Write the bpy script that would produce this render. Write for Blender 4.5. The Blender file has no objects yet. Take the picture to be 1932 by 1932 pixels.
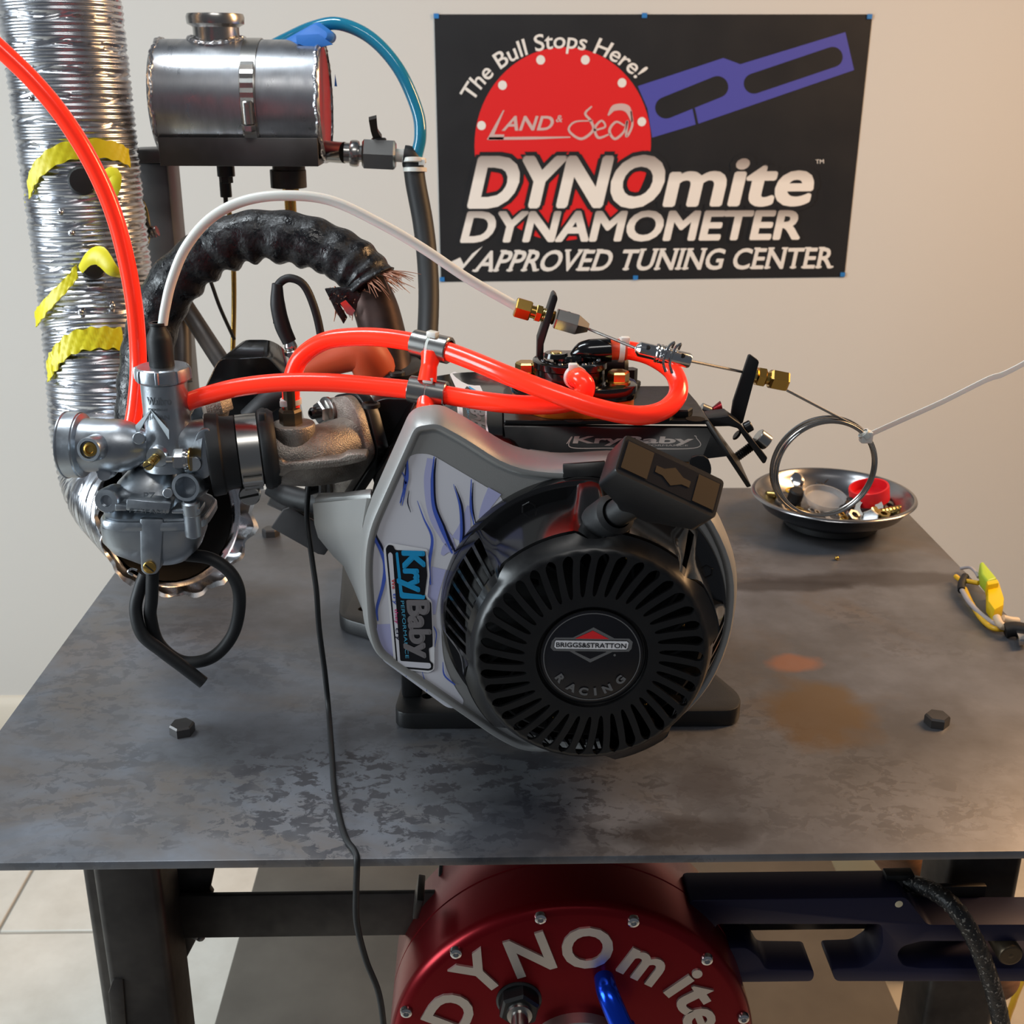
import bpy, bmesh, math, random
from mathutils import Vector as V, Matrix
random.seed(7)
SC = bpy.context.scene
COL = SC.collection
PI = math.pi
# ---------------------------------------------------------------- camera, world, lights, exposure
TZ = 0.86                      # height of the steel table top above the floor
FPX = 2203.0
cp_, sp_ = math.cos(math.radians(20.63)), math.sin(math.radians(20.63))
cy_, sy_ = math.cos(math.radians(1.586)), math.sin(math.radians(1.586))
cr_, sr_ = math.cos(math.radians(.327)), math.sin(math.radians(.327))
CAM = V((0, 0, TZ + .47))
FWD = V((sy_*cp_, cy_*cp_, -sp_))
_r = V((cy_, -sy_, 0)); _u = _r.cross(FWD)
RGT = _r*cr_ + _u*sr_
UPV = _u*cr_ - _r*sr_
cam = bpy.data.cameras.new('camera')
cam.sensor_width = 36; cam.sensor_fit = 'HORIZONTAL'; cam.lens = FPX/1932*36
cam.clip_start = .02; cam.clip_end = 50
cam.dof.use_dof = True; cam.dof.focus_distance = .80; cam.dof.aperture_fstop = 20
co = bpy.data.objects.new('camera', cam); COL.objects.link(co)
m = Matrix((RGT, UPV, -FWD)).transposed().to_4x4(); m.translation = CAM
co.matrix_world = m
SC.camera = co

wd = bpy.data.worlds.new('world'); SC.world = wd; wd.use_nodes = True
wd.node_tree.nodes['Background'].inputs[0].default_value = (.80, .87, 1.0, 1)
wd.node_tree.nodes['Background'].inputs[1].default_value = .085

def area_light(name, loc, target, size, size_y, power, color):
    l = bpy.data.lights.new(name, 'AREA'); l.shape = 'RECTANGLE'
    l.size = size; l.size_y = size_y; l.energy = power; l.color = color
    o = bpy.data.objects.new(name, l); COL.objects.link(o)
    o.location = loc
    o.rotation_euler = (V(target)-V(loc)).to_track_quat('-Z', 'Y').to_euler()
    return o
area_light('daylight_window', (-2.2, .30, TZ+.55), (.0, .95, TZ), 1.0, 1.1, 38, (.84, .94, 1.0))
area_light('daylight_panel_lamp', (-.70, .98, TZ+1.45), (.0, .92, TZ), .30, .7, 9.5, (.88, .95, 1.0))
area_light('front_fill_lamp', (.05, -.25, TZ+1.55), (.05, .8, TZ), .9, .25, 4.5, (1.0, .97, .93))  # unseen fill, added to brighten the front of the engine
area_light('warm_room_lamp', (1.45, 1.25, TZ+1.0), (.30, .95, TZ), .30, .8, 20, (1.0, .58, .27))
SC.view_settings.view_transform = 'Standard'
SC.view_settings.look = 'None'
SC.view_settings.exposure = 0.35
SC.view_settings.gamma = 1
SC.view_settings.use_curve_mapping = False

# ---------------------------------------------------------------- measuring helpers
def ray(x, y): return FWD*FPX + RGT*(x-966) - UPV*(y-966)
def PY(x, y, Y):
    d = ray(x, y); return CAM + d*(Y/d.y)
def PZ(x, y, z):               # z measured from the table top
    d = ray(x, y); return CAM + d*((TZ+z-CAM.z)/d.z)
def project(p):
    d = V(p)-CAM; k = d.dot(FWD); return 966+FPX*d.dot(RGT)/k, 966-FPX*d.dot(UPV)/k
def path(*pts): return [PY(*p) for p in pts]

# ---------------------------------------------------------------- materials
def lin(c):
    r = []
    for v in c:
        v = v/255.
        r.append(v/12.92 if v <= .04045 else ((v+.055)/1.055)**2.4)
    return (*r, 1)
def M(name, col, metal=0., rough=.5, col2=None, scale=20, detail=4, bump=0., bscale=200, rvar=0., coat=0., trans=0., sss=0., lo=.35, hi=.65, stretch=None, spec=None, ior=None):
    mt = bpy.data.materials.new(name); mt.use_nodes = True
    nt = mt.node_tree; b = nt.nodes['Principled BSDF']
    b.inputs['Base Color'].default_value = lin(col)
    b.inputs['Metallic'].default_value = metal
    b.inputs['Roughness'].default_value = rough
    b.inputs['Coat Weight'].default_value = coat
    b.inputs['Coat Roughness'].default_value = .08
    b.inputs['Transmission Weight'].default_value = trans
    if spec is not None: b.inputs['Specular IOR Level'].default_value = spec
    if ior: b.inputs['IOR'].default_value = ior
    if sss:
        b.inputs['Subsurface Weight'].default_value = sss
        b.inputs['Subsurface Radius'].default_value = (1, .4, .3)
        b.inputs['Subsurface Scale'].default_value = .010
    tc = nt.nodes.new('ShaderNodeTexCoord'); src = tc.outputs['Object']
    if stretch:
        mp = nt.nodes.new('ShaderNodeMapping'); mp.inputs['Scale'].default_value = stretch
        nt.links.new(src, mp.inputs[0]); src = mp.outputs[0]
    if col2 is not None or rvar:
        n = nt.nodes.new('ShaderNodeTexNoise'); n.inputs['Scale'].default_value = scale
        n.inputs['Detail'].default_value = detail; n.inputs['Roughness'].default_value = .6
        nt.links.new(src, n.inputs['Vector'])
        if col2 is not None:
            r = nt.nodes.new('ShaderNodeValToRGB')
            r.color_ramp.elements[0].position = lo; r.color_ramp.elements[0].color = lin(col)
            r.color_ramp.elements[1].position = hi; r.color_ramp.elements[1].color = lin(col2)
            nt.links.new(n.outputs['Fac'], r.inputs[0]); nt.links.new(r.outputs[0], b.inputs['Base Color'])
        if rvar:
            mr = nt.nodes.new('ShaderNodeMapRange'); mr.inputs[1].default_value = .3; mr.inputs[2].default_value = .7
            mr.inputs[3].default_value = max(0, rough-rvar); mr.inputs[4].default_value = rough+rvar
            nt.links.new(n.outputs['Fac'], mr.inputs[0]); nt.links.new(mr.outputs[0], b.inputs['Roughness'])
    if bump:
        n2 = nt.nodes.new('ShaderNodeTexNoise'); n2.inputs['Scale'].default_value = bscale
        n2.inputs['Detail'].default_value = 3
        nt.links.new(src, n2.inputs['Vector'])
        bp = nt.nodes.new('ShaderNodeBump'); bp.inputs['Strength'].default_value = bump
        bp.inputs['Distance'].default_value = .001
        nt.links.new(n2.outputs['Fac'], bp.inputs['Height']); nt.links.new(bp.outputs[0], b.inputs['Normal'])
    return mt
def grad_mat(name, lowc, highc, p0=.45, p1=1.0):     # printed ink running from one colour to another up the letters
    mt = M(name, lowc, rough=.5); nt = mt.node_tree; b = nt.nodes['Principled BSDF']
    tc = nt.nodes.new('ShaderNodeTexCoord'); s = nt.nodes.new('ShaderNodeSeparateXYZ')
    r = nt.nodes.new('ShaderNodeValToRGB')
    r.color_ramp.elements[0].position = p0; r.color_ramp.elements[0].color = lin(lowc)
    r.color_ramp.elements[1].position = p1; r.color_ramp.elements[1].color = lin(highc)
    nt.links.new(tc.outputs['Generated'], s.inputs[0]); nt.links.new(s.outputs['Z'], r.inputs[0])
    nt.links.new(r.outputs[0], b.inputs['Base Color'])
    return mt

MT = {}
def mk(k, *a, **kw): MT[k] = M(k, *a, **kw)
mk('black_plastic', (22, 22, 24), rough=.38, bump=.06, bscale=900)
mk('black_gloss', (10, 10, 11), rough=.16, coat=.4)
mk('black_satin', (14, 14, 15), rough=.34, rvar=.06, scale=60)
mk('black_powder', (24, 24, 25), rough=.42, bump=.12, bscale=1200)
mk('black_rubber', (22, 23, 25), rough=.55, bump=.1, bscale=300)
mk('dark_steel', (80, 76, 73), metal=.7, rough=.45, col2=(50, 47, 46), scale=14, rvar=.08)
mk('mill_steel', (104, 102, 102), metal=.7, rough=.42, col2=(76, 74, 74), scale=9)
mk('steel', (178, 176, 172), metal=1, rough=.26)
mk('bright_steel', (205, 205, 205), metal=1, rough=.16)
mk('zinc', (176, 182, 188), metal=1, rough=.36, rvar=.06, scale=90, bump=.06, bscale=500)
mk('silver_paint', (168, 168, 166), metal=.55, rough=.42, bump=.1, bscale=1600)
mk('cast_alu', (172, 164, 154), metal=.9, rough=.48, bump=.55, bscale=900, col2=(140, 132, 124), scale=80)
mk('welded_alu', (190, 192, 196), metal=1, rough=.33, col2=(158, 160, 165), scale=22, rvar=.08, stretch=(3, 1, 1))
mk('weld_bead', (205, 205, 208), metal=1, rough=.25, bump=.6, bscale=350)
mk('duct_foil', (205, 207, 212), metal=1, rough=.27, rvar=.08, scale=35)
mk('shade_black', (8, 8, 8), rough=.9)  # flat black standing in for shade inside holes, slots and hollows
mk('brass', (196, 158, 84), metal=1, rough=.26)
mk('gold_zinc', (206, 178, 110), metal=1, rough=.25)
mk('hose_red', (255, 50, 30), rough=.22, coat=.3)
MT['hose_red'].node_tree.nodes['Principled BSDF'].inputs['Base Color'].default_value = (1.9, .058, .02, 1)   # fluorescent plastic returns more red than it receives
mk('hose_orange', (240, 84, 44), rough=.42, sss=.25)
mk('boot_orange', (206, 84, 44), rough=.5)
mk('white_plastic', (228, 228, 222), rough=.35, sss=.2)
mk('nylon_white', (236, 232, 224), rough=.35, sss=.3)
mk('yellow_tape', (228, 214, 30), rough=.42, bump=.3, bscale=90)
mk('blue_tape', (40, 118, 205), rough=.55, bump=.2, bscale=150)
mk('blue_tube', (40, 150, 188), rough=.12, trans=.35, coat=.5)
mk('red_anodised', (120, 6, 18), metal=.7, rough=.30)
mk('blue_anodised', (20, 70, 220), metal=.85, rough=.2)
mk('milled_alu', (205, 198, 192), metal=.9, rough=.38)
mk('navy_anodised', (30, 30, 62), metal=.35, rough=.5)
mk('pipe_brown', (64, 47, 42), metal=.75, rough=.42, col2=(42, 31, 29), scale=30)
mk('wrap', (18, 19, 22), rough=.40, bump=1.0, bscale=230, rvar=.28, scale=120)
mk('copper_fibre', (170, 120, 95), metal=.3, rough=.5)
mk('wall_paint', (209, 207, 202), rough=.85, bump=.08, bscale=60)
mk('trim_paint', (222, 214, 198), rough=.6)
mk('grout', (158, 154, 146), rough=.9)
mk('tile_white', (226, 222, 212), rough=.42, col2=(208, 203, 192), scale=9, detail=6)
mk('shelf_grey', (98, 93, 85), rough=.55, col2=(84, 79, 72), scale=8)
mk('red_cap', (214, 22, 34), rough=.45)
mk('clear_plastic', (225, 225, 225), rough=.15, trans=.7, ior=1.3)
mk('bowl_steel', (150, 150, 152), metal=1, rough=.24)
mk('orange_anodised', (240, 130, 20), metal=.3, rough=.4)
mk('cream_plastic', (226, 216, 184), rough=.5)
mk('cardboard', (150, 112, 84), rough=.85, col2=(128, 92, 68), scale=30, stretch=(1, 1, 6))
mk('yellow_plastic', (238, 205, 10), rough=.4)
mk('lime_plastic', (186, 214, 60), rough=.45)
mk('wire_yellow', (236, 186, 40), rough=.4)
mk('wire_grey', (176, 170, 172), rough=.45)
mk('skin_beige', (222, 200, 170), rough=.5)
mk('ink_white', (232, 228, 222), rough=.5)
mk('ink_black', (22, 22, 24), rough=.5)
mk('sticker_black', (14, 14, 20), rough=.3)
mk('sticker_white', (226, 226, 230), rough=.28)
mk('sticker_grey', (214, 214, 222), rough=.26)
mk('sticker_midgrey', (120, 116, 118), rough=.3)
mk('flame_blue', (70, 96, 190), rough=.26)
mk('flame_dark', (20, 24, 50), rough=.26)
mk('flame_lilac', (178, 180, 220), rough=.26)
mk('kry_blue', (30, 150, 205), rough=.3)
mk('ink_red', (214, 34, 40), rough=.4)
mk('ink_cyan', (80, 170, 205), rough=.3)
mk('ink_pink', (205, 50, 120), rough=.3)
mk('poster_black', (30, 31, 34), rough=.42, rvar=.05, scale=8)
mk('poster_red', (222, 32, 34), rough=.42)
mk('poster_blue', (76, 78, 168), rough=.45)
mk('poster_pink', (206, 176, 172), rough=.45)
MT['poster_grad'] = grad_mat('poster_grad', (238, 232, 224), (150, 138, 132), .50, .98)
MT['poster_grad2'] = grad_mat('poster_grad2', (238, 232, 224), (150, 140, 134), .55, 1.0)
mk('tape_tab', (40, 120, 190), rough=.5)
mk('etched', (168, 160, 154), metal=.6, rough=.5)
mk('label_bronze', (88, 77, 62), metal=.8, rough=.4)
mk('emboss', (150, 156, 160), metal=1, rough=.4)

# table steel: mill scale with worn patches, bluing and rust stains
def table_mat():
    mt = M('table_steel', (74, 78, 86), metal=.32, rough=.38); nt = mt.node_tree; b = nt.nodes['Principled BSDF']
    tc = nt.nodes.new('ShaderNodeTexCoord')
    def noise(scale, detail=6, stretch=None, dist=0):
        n = nt.nodes.new('ShaderNodeTexNoise'); n.inputs['Scale'].default_value = scale; n.inputs['Detail'].default_value = detail
        n.inputs['Roughness'].default_value = .65; n.inputs['Distortion'].default_value = dist
        mp = nt.nodes.new('ShaderNodeMapping'); mp.inputs['Scale'].default_value = stretch or (1, 1, 1)
        nt.links.new(tc.outputs['Object'], mp.inputs[0]); nt.links.new(mp.outputs[0], n.inputs['Vector'])
        return n.outputs['Fac']
    def ramp(f, p0, p1, c0=(0, 0, 0, 1), c1=(1, 1, 1, 1)):
        r = nt.nodes.new('ShaderNodeValToRGB'); e = r.color_ramp.elements
        e[0].position = p0; e[0].color = c0; e[1].position = p1; e[1].color = c1
        nt.links.new(f, r.inputs[0]); return r.outputs[0]
    def mix(a, bb, fac):
        x = nt.nodes.new('ShaderNodeMix'); x.data_type = 'RGBA'
        if hasattr(fac, 'node'): nt.links.new(fac, x.inputs[0])
        else: x.inputs[0].default_value = fac
        for k, s in ((6, a), (7, bb)):
            if hasattr(s, 'node'): nt.links.new(s, x.inputs[k])
            else: x.inputs[k].default_value = s
        return x.outputs[2]
    def spot(cx, cy, rx, ry):           # a stain with its own place on the plate
        mp = nt.nodes.new('ShaderNodeMapping'); mp.vector_type = 'POINT'
        mp.inputs['Location'].default_value = (-cx/rx, -cy/ry, 0); mp.inputs['Scale'].default_value = (1/rx, 1/ry, 0)
        nt.links.new(tc.outputs['Object'], mp.inputs[0])
        n = nt.nodes.new('ShaderNodeTexNoise'); n.inputs['Scale'].default_value = 26; n.inputs['Detail'].default_value = 4
        nt.links.new(tc.outputs['Object'], n.inputs['Vector'])
        ln = nt.nodes.new('ShaderNodeVectorMath'); ln.operation = 'LENGTH'; nt.links.new(mp.outputs[0], ln.inputs[0])
        ad = nt.nodes.new('ShaderNodeMath'); ad.operation = 'MULTIPLY_ADD'; ad.inputs[1].default_value = 1.4
        nt.links.new(n.outputs['Fac'], ad.inputs[0]); nt.links.new(ln.outputs['Value'], ad.inputs[2])
        mr = nt.nodes.new('ShaderNodeMapRange'); mr.inputs[1].default_value = 1.25; mr.inputs[2].default_value = 1.75
        mr.inputs[3].default_value = 1; mr.inputs[4].default_value = 0
        nt.links.new(ad.outputs[0], mr.inputs[0]); return mr.outputs[0]
    base = mix(lin((114, 117, 124)), lin((90, 91, 95)), ramp(noise(7), .38, .62))
    base = mix(base, lin((104, 93, 83)), ramp(noise(4.3, 5, (1, 1.6, 1), .5), .50, .72))
    flakes = ramp(noise(75, 10, (1, 1.3, 1), .4), .50, .54)
    zn = nt.nodes.new('ShaderNodeMath'); zn.operation = 'MAXIMUM'
    z2 = nt.nodes.new('ShaderNodeMath'); z2.operation = 'MULTIPLY'; z2.inputs[1].default_value = .45
    nt.links.new(ramp(noise(4.1, 3), .50, .62), z2.inputs[0])
    nt.links.new(spot(-.05-.0608, .690-.975, .19, .085), zn.inputs[0]); nt.links.new(z2.outputs[0], zn.inputs[1]); zone = zn.outputs[0]
    fl = nt.nodes.new('ShaderNodeMath'); fl.operation = 'MULTIPLY'; nt.links.new(flakes, fl.inputs[0]); nt.links.new(zone, fl.inputs[1])
    base = mix(base, lin((68, 67, 71)), fl.outputs[0])
    for cx, cy, rx, ry, c, f in STAINS:
        s = spot(cx-.0608, cy-.975, rx, ry)
        k = nt.nodes.new('ShaderNodeMath'); k.operation = 'MULTIPLY'; k.inputs[1].default_value = f
        nt.links.new(s, k.inputs[0]); base = mix(base, lin(c), k.outputs[0])
    nt.links.new(base, b.inputs['Base Color'])
    mr = nt.nodes.new('ShaderNodeMapRange'); mr.inputs[3].default_value = .34; mr.inputs[4].default_value = .50
    nt.links.new(noise(11, 5), mr.inputs[0]); nt.links.new(mr.outputs[0], b.inputs['Roughness'])
    bp = nt.nodes.new('ShaderNodeBump'); bp.inputs['Strength'].default_value = .12; bp.inputs['Distance'].default_value = .0006
    nt.links.new(fl.outputs[0], bp.inputs['Height']); nt.links.new(bp.outputs[0], b.inputs['Normal'])
    return mt

# ---------------------------------------------------------------- object helpers
ORG = {}
def thing(name, label, cat, loc, group=None):
    o = bpy.data.objects.new(name, None); COL.objects.link(o); o.empty_display_size = .02
    o.location = loc; o['label'] = label; o['category'] = cat
    if group: o['group'] = group
    ORG[o.name] = V(loc); return o
def finish(bm, name, mat, smooth=38):
    me = bpy.data.meshes.new(name)
    bmesh.ops.recalc_face_normals(bm, faces=bm.faces)
    bm.to_mesh(me); bm.free()
    for p in me.polygons: p.use_smooth = True
    me.set_sharp_from_angle(angle=math.radians(smooth))
    if mat: me.materials.append(MT[mat] if isinstance(mat, str) else mat)
    return me
def part(name, bm, mat, parent, label=None, smooth=38, kind=None):
    L = ORG[parent.name]
    bmesh.ops.translate(bm, verts=bm.verts, vec=-L)
    o = bpy.data.objects.new(name, finish(bm, name, mat, smooth)); COL.objects.link(o)
    o.parent = parent; ORG[o.name] = L
    if label: o['label'] = label
    if kind: o['kind'] = kind
    return o
def single(name, bm, mat, label, cat, group=None, smooth=38, kind=None):
    bm.verts.ensure_lookup_table()
    xs = [v.co for v in bm.verts]
    L = V(((min(v.x for v in xs)+max(v.x for v in xs))/2, (min(v.y for v in xs)+max(v.y for v in xs))/2, min(v.z for v in xs)))
    bmesh.ops.translate(bm, verts=bm.verts, vec=-L)
    o = bpy.data.objects.new(name, finish(bm, name, mat, smooth)); COL.objects.link(o)
    o.location = L; ORG[o.name] = L
    o['label'] = label; o['category'] = cat
    if group: o['group'] = group
    if kind: o['kind'] = kind
    return o
def struct(name, bm, mat):
    o = bpy.data.objects.new(name, finish(bm, name, mat)); COL.objects.link(o)
    o['kind'] = 'structure'; ORG[o.name] = V((0, 0, 0)); return o

# ---------------------------------------------------------------- mesh helpers
def B(): return bmesh.new()
def basis(z, x=None):
    z = V(z).normalized()
    h = V(x) if x is not None else (V((0, 0, 1)) if abs(z.z) < .9 else V((1, 0, 0)))
    x = (h - z*h.dot(z)).normalized()
    return x, z.cross(x), z
def loft(bm, loops, cap0=True, cap1=True, closed=True):
    rows = [[bm.verts.new(p) for p in L] for L in loops]
    n = len(rows[0])
    for a, b in zip(rows, rows[1:]):
        for i in range(n if closed else n-1):
            j = (i+1) % n
            try: bm.faces.new((a[i], a[j], b[j], b[i]))
            except ValueError: pass
    if cap0: bm.faces.new(rows[0][::-1])
    if cap1: bm.faces.new(rows[-1])
    return rows
def ring(o, x, y, r, n, a0=0.): return [o + x*(r*math.cos(a0+2*PI*i/n)) + y*(r*math.sin(a0+2*PI*i/n)) for i in range(n)]
def lathe(bm, prof, o, axis, n=24, cap0=True, cap1=True, x=None, a0=0.):
    """prof: list of (radius, distance along axis)"""
    X, Y, Z = basis(axis, x); o = V(o)
    loft(bm, [ring(o+Z*t, X, Y, max(r, 1e-5), n, a0) for r, t in prof], cap0, cap1)
def cyl(bm, p, q, r, n=16, r2=None, bev=0.):
    p, q = V(p), V(q); d = q-p; L = d.length; r2 = r if r2 is None else r2
    if bev: lathe(bm, [(r-bev, 0), (r, bev), (r2, L-bev), (r2-bev, L)], p, d, n)
    else: lathe(bm, [(r, 0), (r2, L)], p, d, n)
def hexa(bm, p, axis, r, h, x=None, ch=.12):
    lathe(bm, [(r*(1-ch*.3), 0), (r, h*.08), (r, h*(1-ch*1.5)), (r*(1-ch), h)], p, axis, 6, x=x)
def spline(pts, n=10, closed=False):
    pts = [V(p) for p in pts]; out = []; N = len(pts)
    rng = range(N if closed else N-1)
    for i in rng:
        if closed: a, b, c, d = pts[i-1], pts[i], pts[(i+1) % N], pts[(i+2) % N]
        else:
            b, c = pts[i], pts[i+1]
            a = pts[i-1] if i else b*2-c
            d = pts[i+2] if i+2 < N else c*2-b
        t1 = (c-a)*.5; t2 = (d-b)*.5
        for k in range(n):
            t = k/n; t2_, t3_ = t*t, t*t*t
            out.append(b*(2*t3_-3*t2_+1) + t1*(t3_-2*t2_+t) + c*(-2*t3_+3*t2_) + t2*(t3_-t2_))
    if not closed: out.append(pts[-1])
    return out
def frames(P, closed=False, x0=None):
    N = len(P); T = []
    for i in range(N):
        a = P[i-1] if (i or closed) else P[0]; b = P[(i+1) % N] if (i+1 < N or closed) else P[-1]
        T.append((b-a).normalized())
    X = basis(T[0], x0)[0]; out = []
    for t in T:
        X = (X - t*X.dot(t)).normalized(); out.append((X, t.cross(X), t))
    return out
def tube(bm, pts, r, n=12, sub=8, closed=False, cap=True, flat=1.0, x0=None):
    """round bar along a smooth curve; r a number or a list over pts"""
    P = spline(pts, sub, closed) if sub > 1 else [V(p) for p in pts]
    if isinstance(r, (list, tuple)):
        R = []
        for i in range(len(r)-1):
            for k in range(sub): R.append(r[i]+(r[i+1]-r[i])*k/sub)
        R.append(r[-1])
    else: R = [r]*len(P)
    F = frames(P, closed, x0)
    loops = [[p + X*(rr*math.cos(2*PI*i/n)) + Y*(flat*rr*math.sin(2*PI*i/n)) for i in range(n)] for p, (X, Y, Z), rr in zip(P, F, R)]
    if closed: loft(bm, loops+[loops[0]], False, False)
    else: loft(bm, loops, cap, cap)
    if closed: bmesh.ops.remove_doubles(bm, verts=bm.verts, dist=1e-6)
def box(bm, c, s, R=None, bev=0., seg=2):
    mt = Matrix.Translation(V(c)) @ (R.to_4x4() if R is not None else Matrix.Identity(4)) @ Matrix.Diagonal((*s, 1))
    g = bmesh.ops.create_cube(bm, size=1, matrix=mt)
    if bev:
        es = list({e for v in g['verts'] for e in v.link_edges})
        bmesh.ops.bevel(bm, geom=es, offset=bev, segments=seg, affect='EDGES', profile=.5)
def axes(x, y, z): return Matrix((V(x), V(y), V(z))).transposed()
def sharp_bevel(bm, off, seg=2, ang=30):
    es = [e for e in bm.edges if len(e.link_faces) == 2 and e.calc_face_angle(0) > math.radians(ang)]
    if es: bmesh.ops.bevel(bm, geom=es, offset=off, segments=seg, affect='EDGES', profile=.5, clamp_overlap=True)
def prism(bm, poly, ext, bev=0., seg=2):
    ext = V(ext); a = [V(p) for p in poly]
    loft(bm, [a, [p+ext for p in a]])
    if bev:
        bmesh.ops.recalc_face_normals(bm, faces=bm.faces); sharp_bevel(bm, bev, seg)
def rounded(pts, r, n=5):
    """round the corners of a 2D/3D closed polygon"""
    pts = [V(p) for p in pts]; out = []; N = len(pts)
    for i in range(N):
        a, b, c = pts[i-1], pts[i], pts[(i+1) % N]
        rr = r[i] if isinstance(r, (list, tuple)) else r
        u = (a-b); w = (c-b); d = min(rr, u.length*.48, w.length*.48)
        if d < 1e-7: out.append(b); continue
        p, q = b+u.normalized()*d, b+w.normalized()*d
        for k in range(n+1):
            t = k/n; out.append(p*(1-t)**2 + b*(2*t*(1-t)) + q*t*t)
    return out
def offset2(pts, d):
    """inset a closed polygon of 2D points, miter joins, positive d shrinks a counter-clockwise loop"""
    N = len(pts); out = []
    for i in range(N):
        a, b, c = pts[i-1], pts[i], pts[(i+1) % N]
        e1 = (b-a); e2 = (c-b)
        if e1.length < 1e-9: e1 = e2
        if e2.length < 1e-9: e2 = e1
        n1 = V((-e1.y, e1.x, 0)).normalized(); n2 = V((-e2.y, e2.x, 0)).normalized()
        k = 1 + n1.dot(n2)
        out.append(b + (n1+n2)*(d/max(k, .4)))
    return out
def boolean(bm, cut):
    """bm minus cut, returned as a new bmesh"""
    obs = []
    for x in (bm, cut):
        bmesh.ops.recalc_face_normals(x, faces=x.faces)
        me = bpy.data.meshes.new('tmp'); x.to_mesh(me); x.free()
        o = bpy.data.objects.new('tmp', me); COL.objects.link(o); obs.append(o)
    md = obs[0].modifiers.new('b', 'BOOLEAN'); md.operation = 'DIFFERENCE'; md.object = obs[1]; md.solver = 'EXACT'
    dg = bpy.context.evaluated_depsgraph_get()
    e = obs[0].evaluated_get(dg); me = e.to_mesh(); r = bmesh.new(); r.from_mesh(me); e.to_mesh_clear()
    for o in obs:
        mm = o.data; bpy.data.objects.remove(o); bpy.data.meshes.remove(mm)
    return r
def solid(bm, t):
    bmesh.ops.recalc_face_normals(bm, faces=bm.faces)
    bmesh.ops.solidify(bm, geom=list(bm.faces), thickness=t)
_TX = {}
def glyphs(body, bold=0., shear=0., extrude=0., space=1.0):
    """letters as flat mesh data; cap height 1"""
    k = (body, bold, shear, extrude, space)
    if k in _TX: return _TX[k]
    c = bpy.data.curves.new('t', 'FONT'); c.body = body; c.size = 1; c.offset = bold; c.shear = shear
    c.extrude = extrude; c.space_character = space; c.resolution_u = 4
    o = bpy.data.objects.new('t', c); COL.objects.link(o)
    dg = bpy.context.evaluated_depsgraph_get(); dg.update()
    e = o.evaluated_get(dg); me = e.to_mesh()
    vs = [v.co.copy() for v in me.vertices]; fs = [tuple(p.vertices) for p in me.polygons]
    e.to_mesh_clear(); bpy.data.objects.remove(o); bpy.data.curves.remove(c)
    _TX[k] = (vs, fs); return vs, fs
def text(bm, body, f, bold=0., shear=0., extrude=0., space=1.0, w=None, cap=None, fat=0., k=10):
    """f(u, v, z): u runs 0..1 over the width, v 0..1 over the cap height; fat swells the letters by overlaid copies"""
    vs, fs = glyphs(body, bold, shear, extrude, space)
    x0 = min(v.x for v in vs); x1 = max(v.x for v in vs)
    ref = cap or .729
    for i in range(k if fat else 1):
        dx, dy = (fat*math.cos(2*PI*i/k), fat*math.sin(2*PI*i/k)) if fat else (0, 0)
        nv = [bm.verts.new(f((v.x+dx-x0)/(x1-x0), (v.y+dy)/ref, v.z+i*2e-5)) for v in vs]
        for q in fs:
            try: bm.faces.new([nv[i] for i in q])
            except ValueError: pass
def quadmap(p0, p1, up0, up1, Y):
    """text frame from four photo points on the plane y=Y: baseline p0-p1, cap line up0-up1"""
    p0, p1, up0, up1 = V(p0), V(p1), V(up0), V(up1)
    def f(u, v, z=0):
        a = p0+(p1-p0)*u; b = up0+(up1-up0)*u; q = a+(b-a)*v
        return PY(q.x, q.y, Y-z)
    return f
def flat(bm, pts):
    bm.faces.new([bm.verts.new(p) for p in pts])
def stroke2(pts, ws):
    """outline of a tapering brush stroke through 2D points"""
    P = spline([V((p[0], p[1], 0)) for p in pts], 8); W = []
    for i in range(len(ws)-1):
        for k in range(8): W.append(ws[i]+(ws[i+1]-ws[i])*k/8)
    W.append(ws[-1]); L, R = [], []
    for i, p in enumerate(P):
        a = P[max(0, i-1)]; b = P[min(len(P)-1, i+1)]; t = (b-a).normalized(); n = V((-t.y, t.x, 0))
        L.append(p+n*W[i]/2); R.append(p-n*W[i]/2)
    return L, R
def stroke(bm, pts, ws, f):
    L, R = stroke2(pts, ws)
    a = [bm.verts.new(f(p.x, p.y)) for p in L]; b = [bm.verts.new(f(p.x, p.y)) for p in R]
    for i in range(len(a)-1): bm.faces.new((a[i], a[i+1], b[i+1], b[i]))
# ================================================================ the room
WY = 2.20
b = B(); box(b, (0, WY+.05, 1.4), (6.4, .1, 2.8)); struct('wall_back', b, 'wall_paint')
b = B()
prism(b, [V((-3.2, WY, 0)), V((-3.2, WY-.016, 0)), V((-3.2, WY-.016, .072)), V((-3.2, WY-.011, .082)), V((-3.2, WY-.006, .09)), V((-3.2, WY, .092))], (6.4, 0, 0))
struct('baseboard_back', b, 'trim_paint')
b = B(); box(b, (0, .85, -.03), (6.4, 2.7, .052)); floor = struct('floor', b, 'grout')
TS = .46
b = B(); box(b, (0, 0, -.003), (TS-.006, TS-.006, .006), bev=.0015, seg=1)
tme = finish(b, 'tile', 'tile_white')
for i in range(-4, 7):
    for j in range(-3, 2):
        x = -.80+TS*(i+.5); y = 1.577+TS*(j+.5)
        y1 = y+TS/2
        if y > WY: continue
        o = bpy.data.objects.new('tile', tme); COL.objects.link(o); o.parent = floor
        o.location = (x, y, random.uniform(-.0006, .0004)); o.rotation_euler = (random.uniform(-.0008, .0008), random.uniform(-.0008, .0008), 0)
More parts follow.
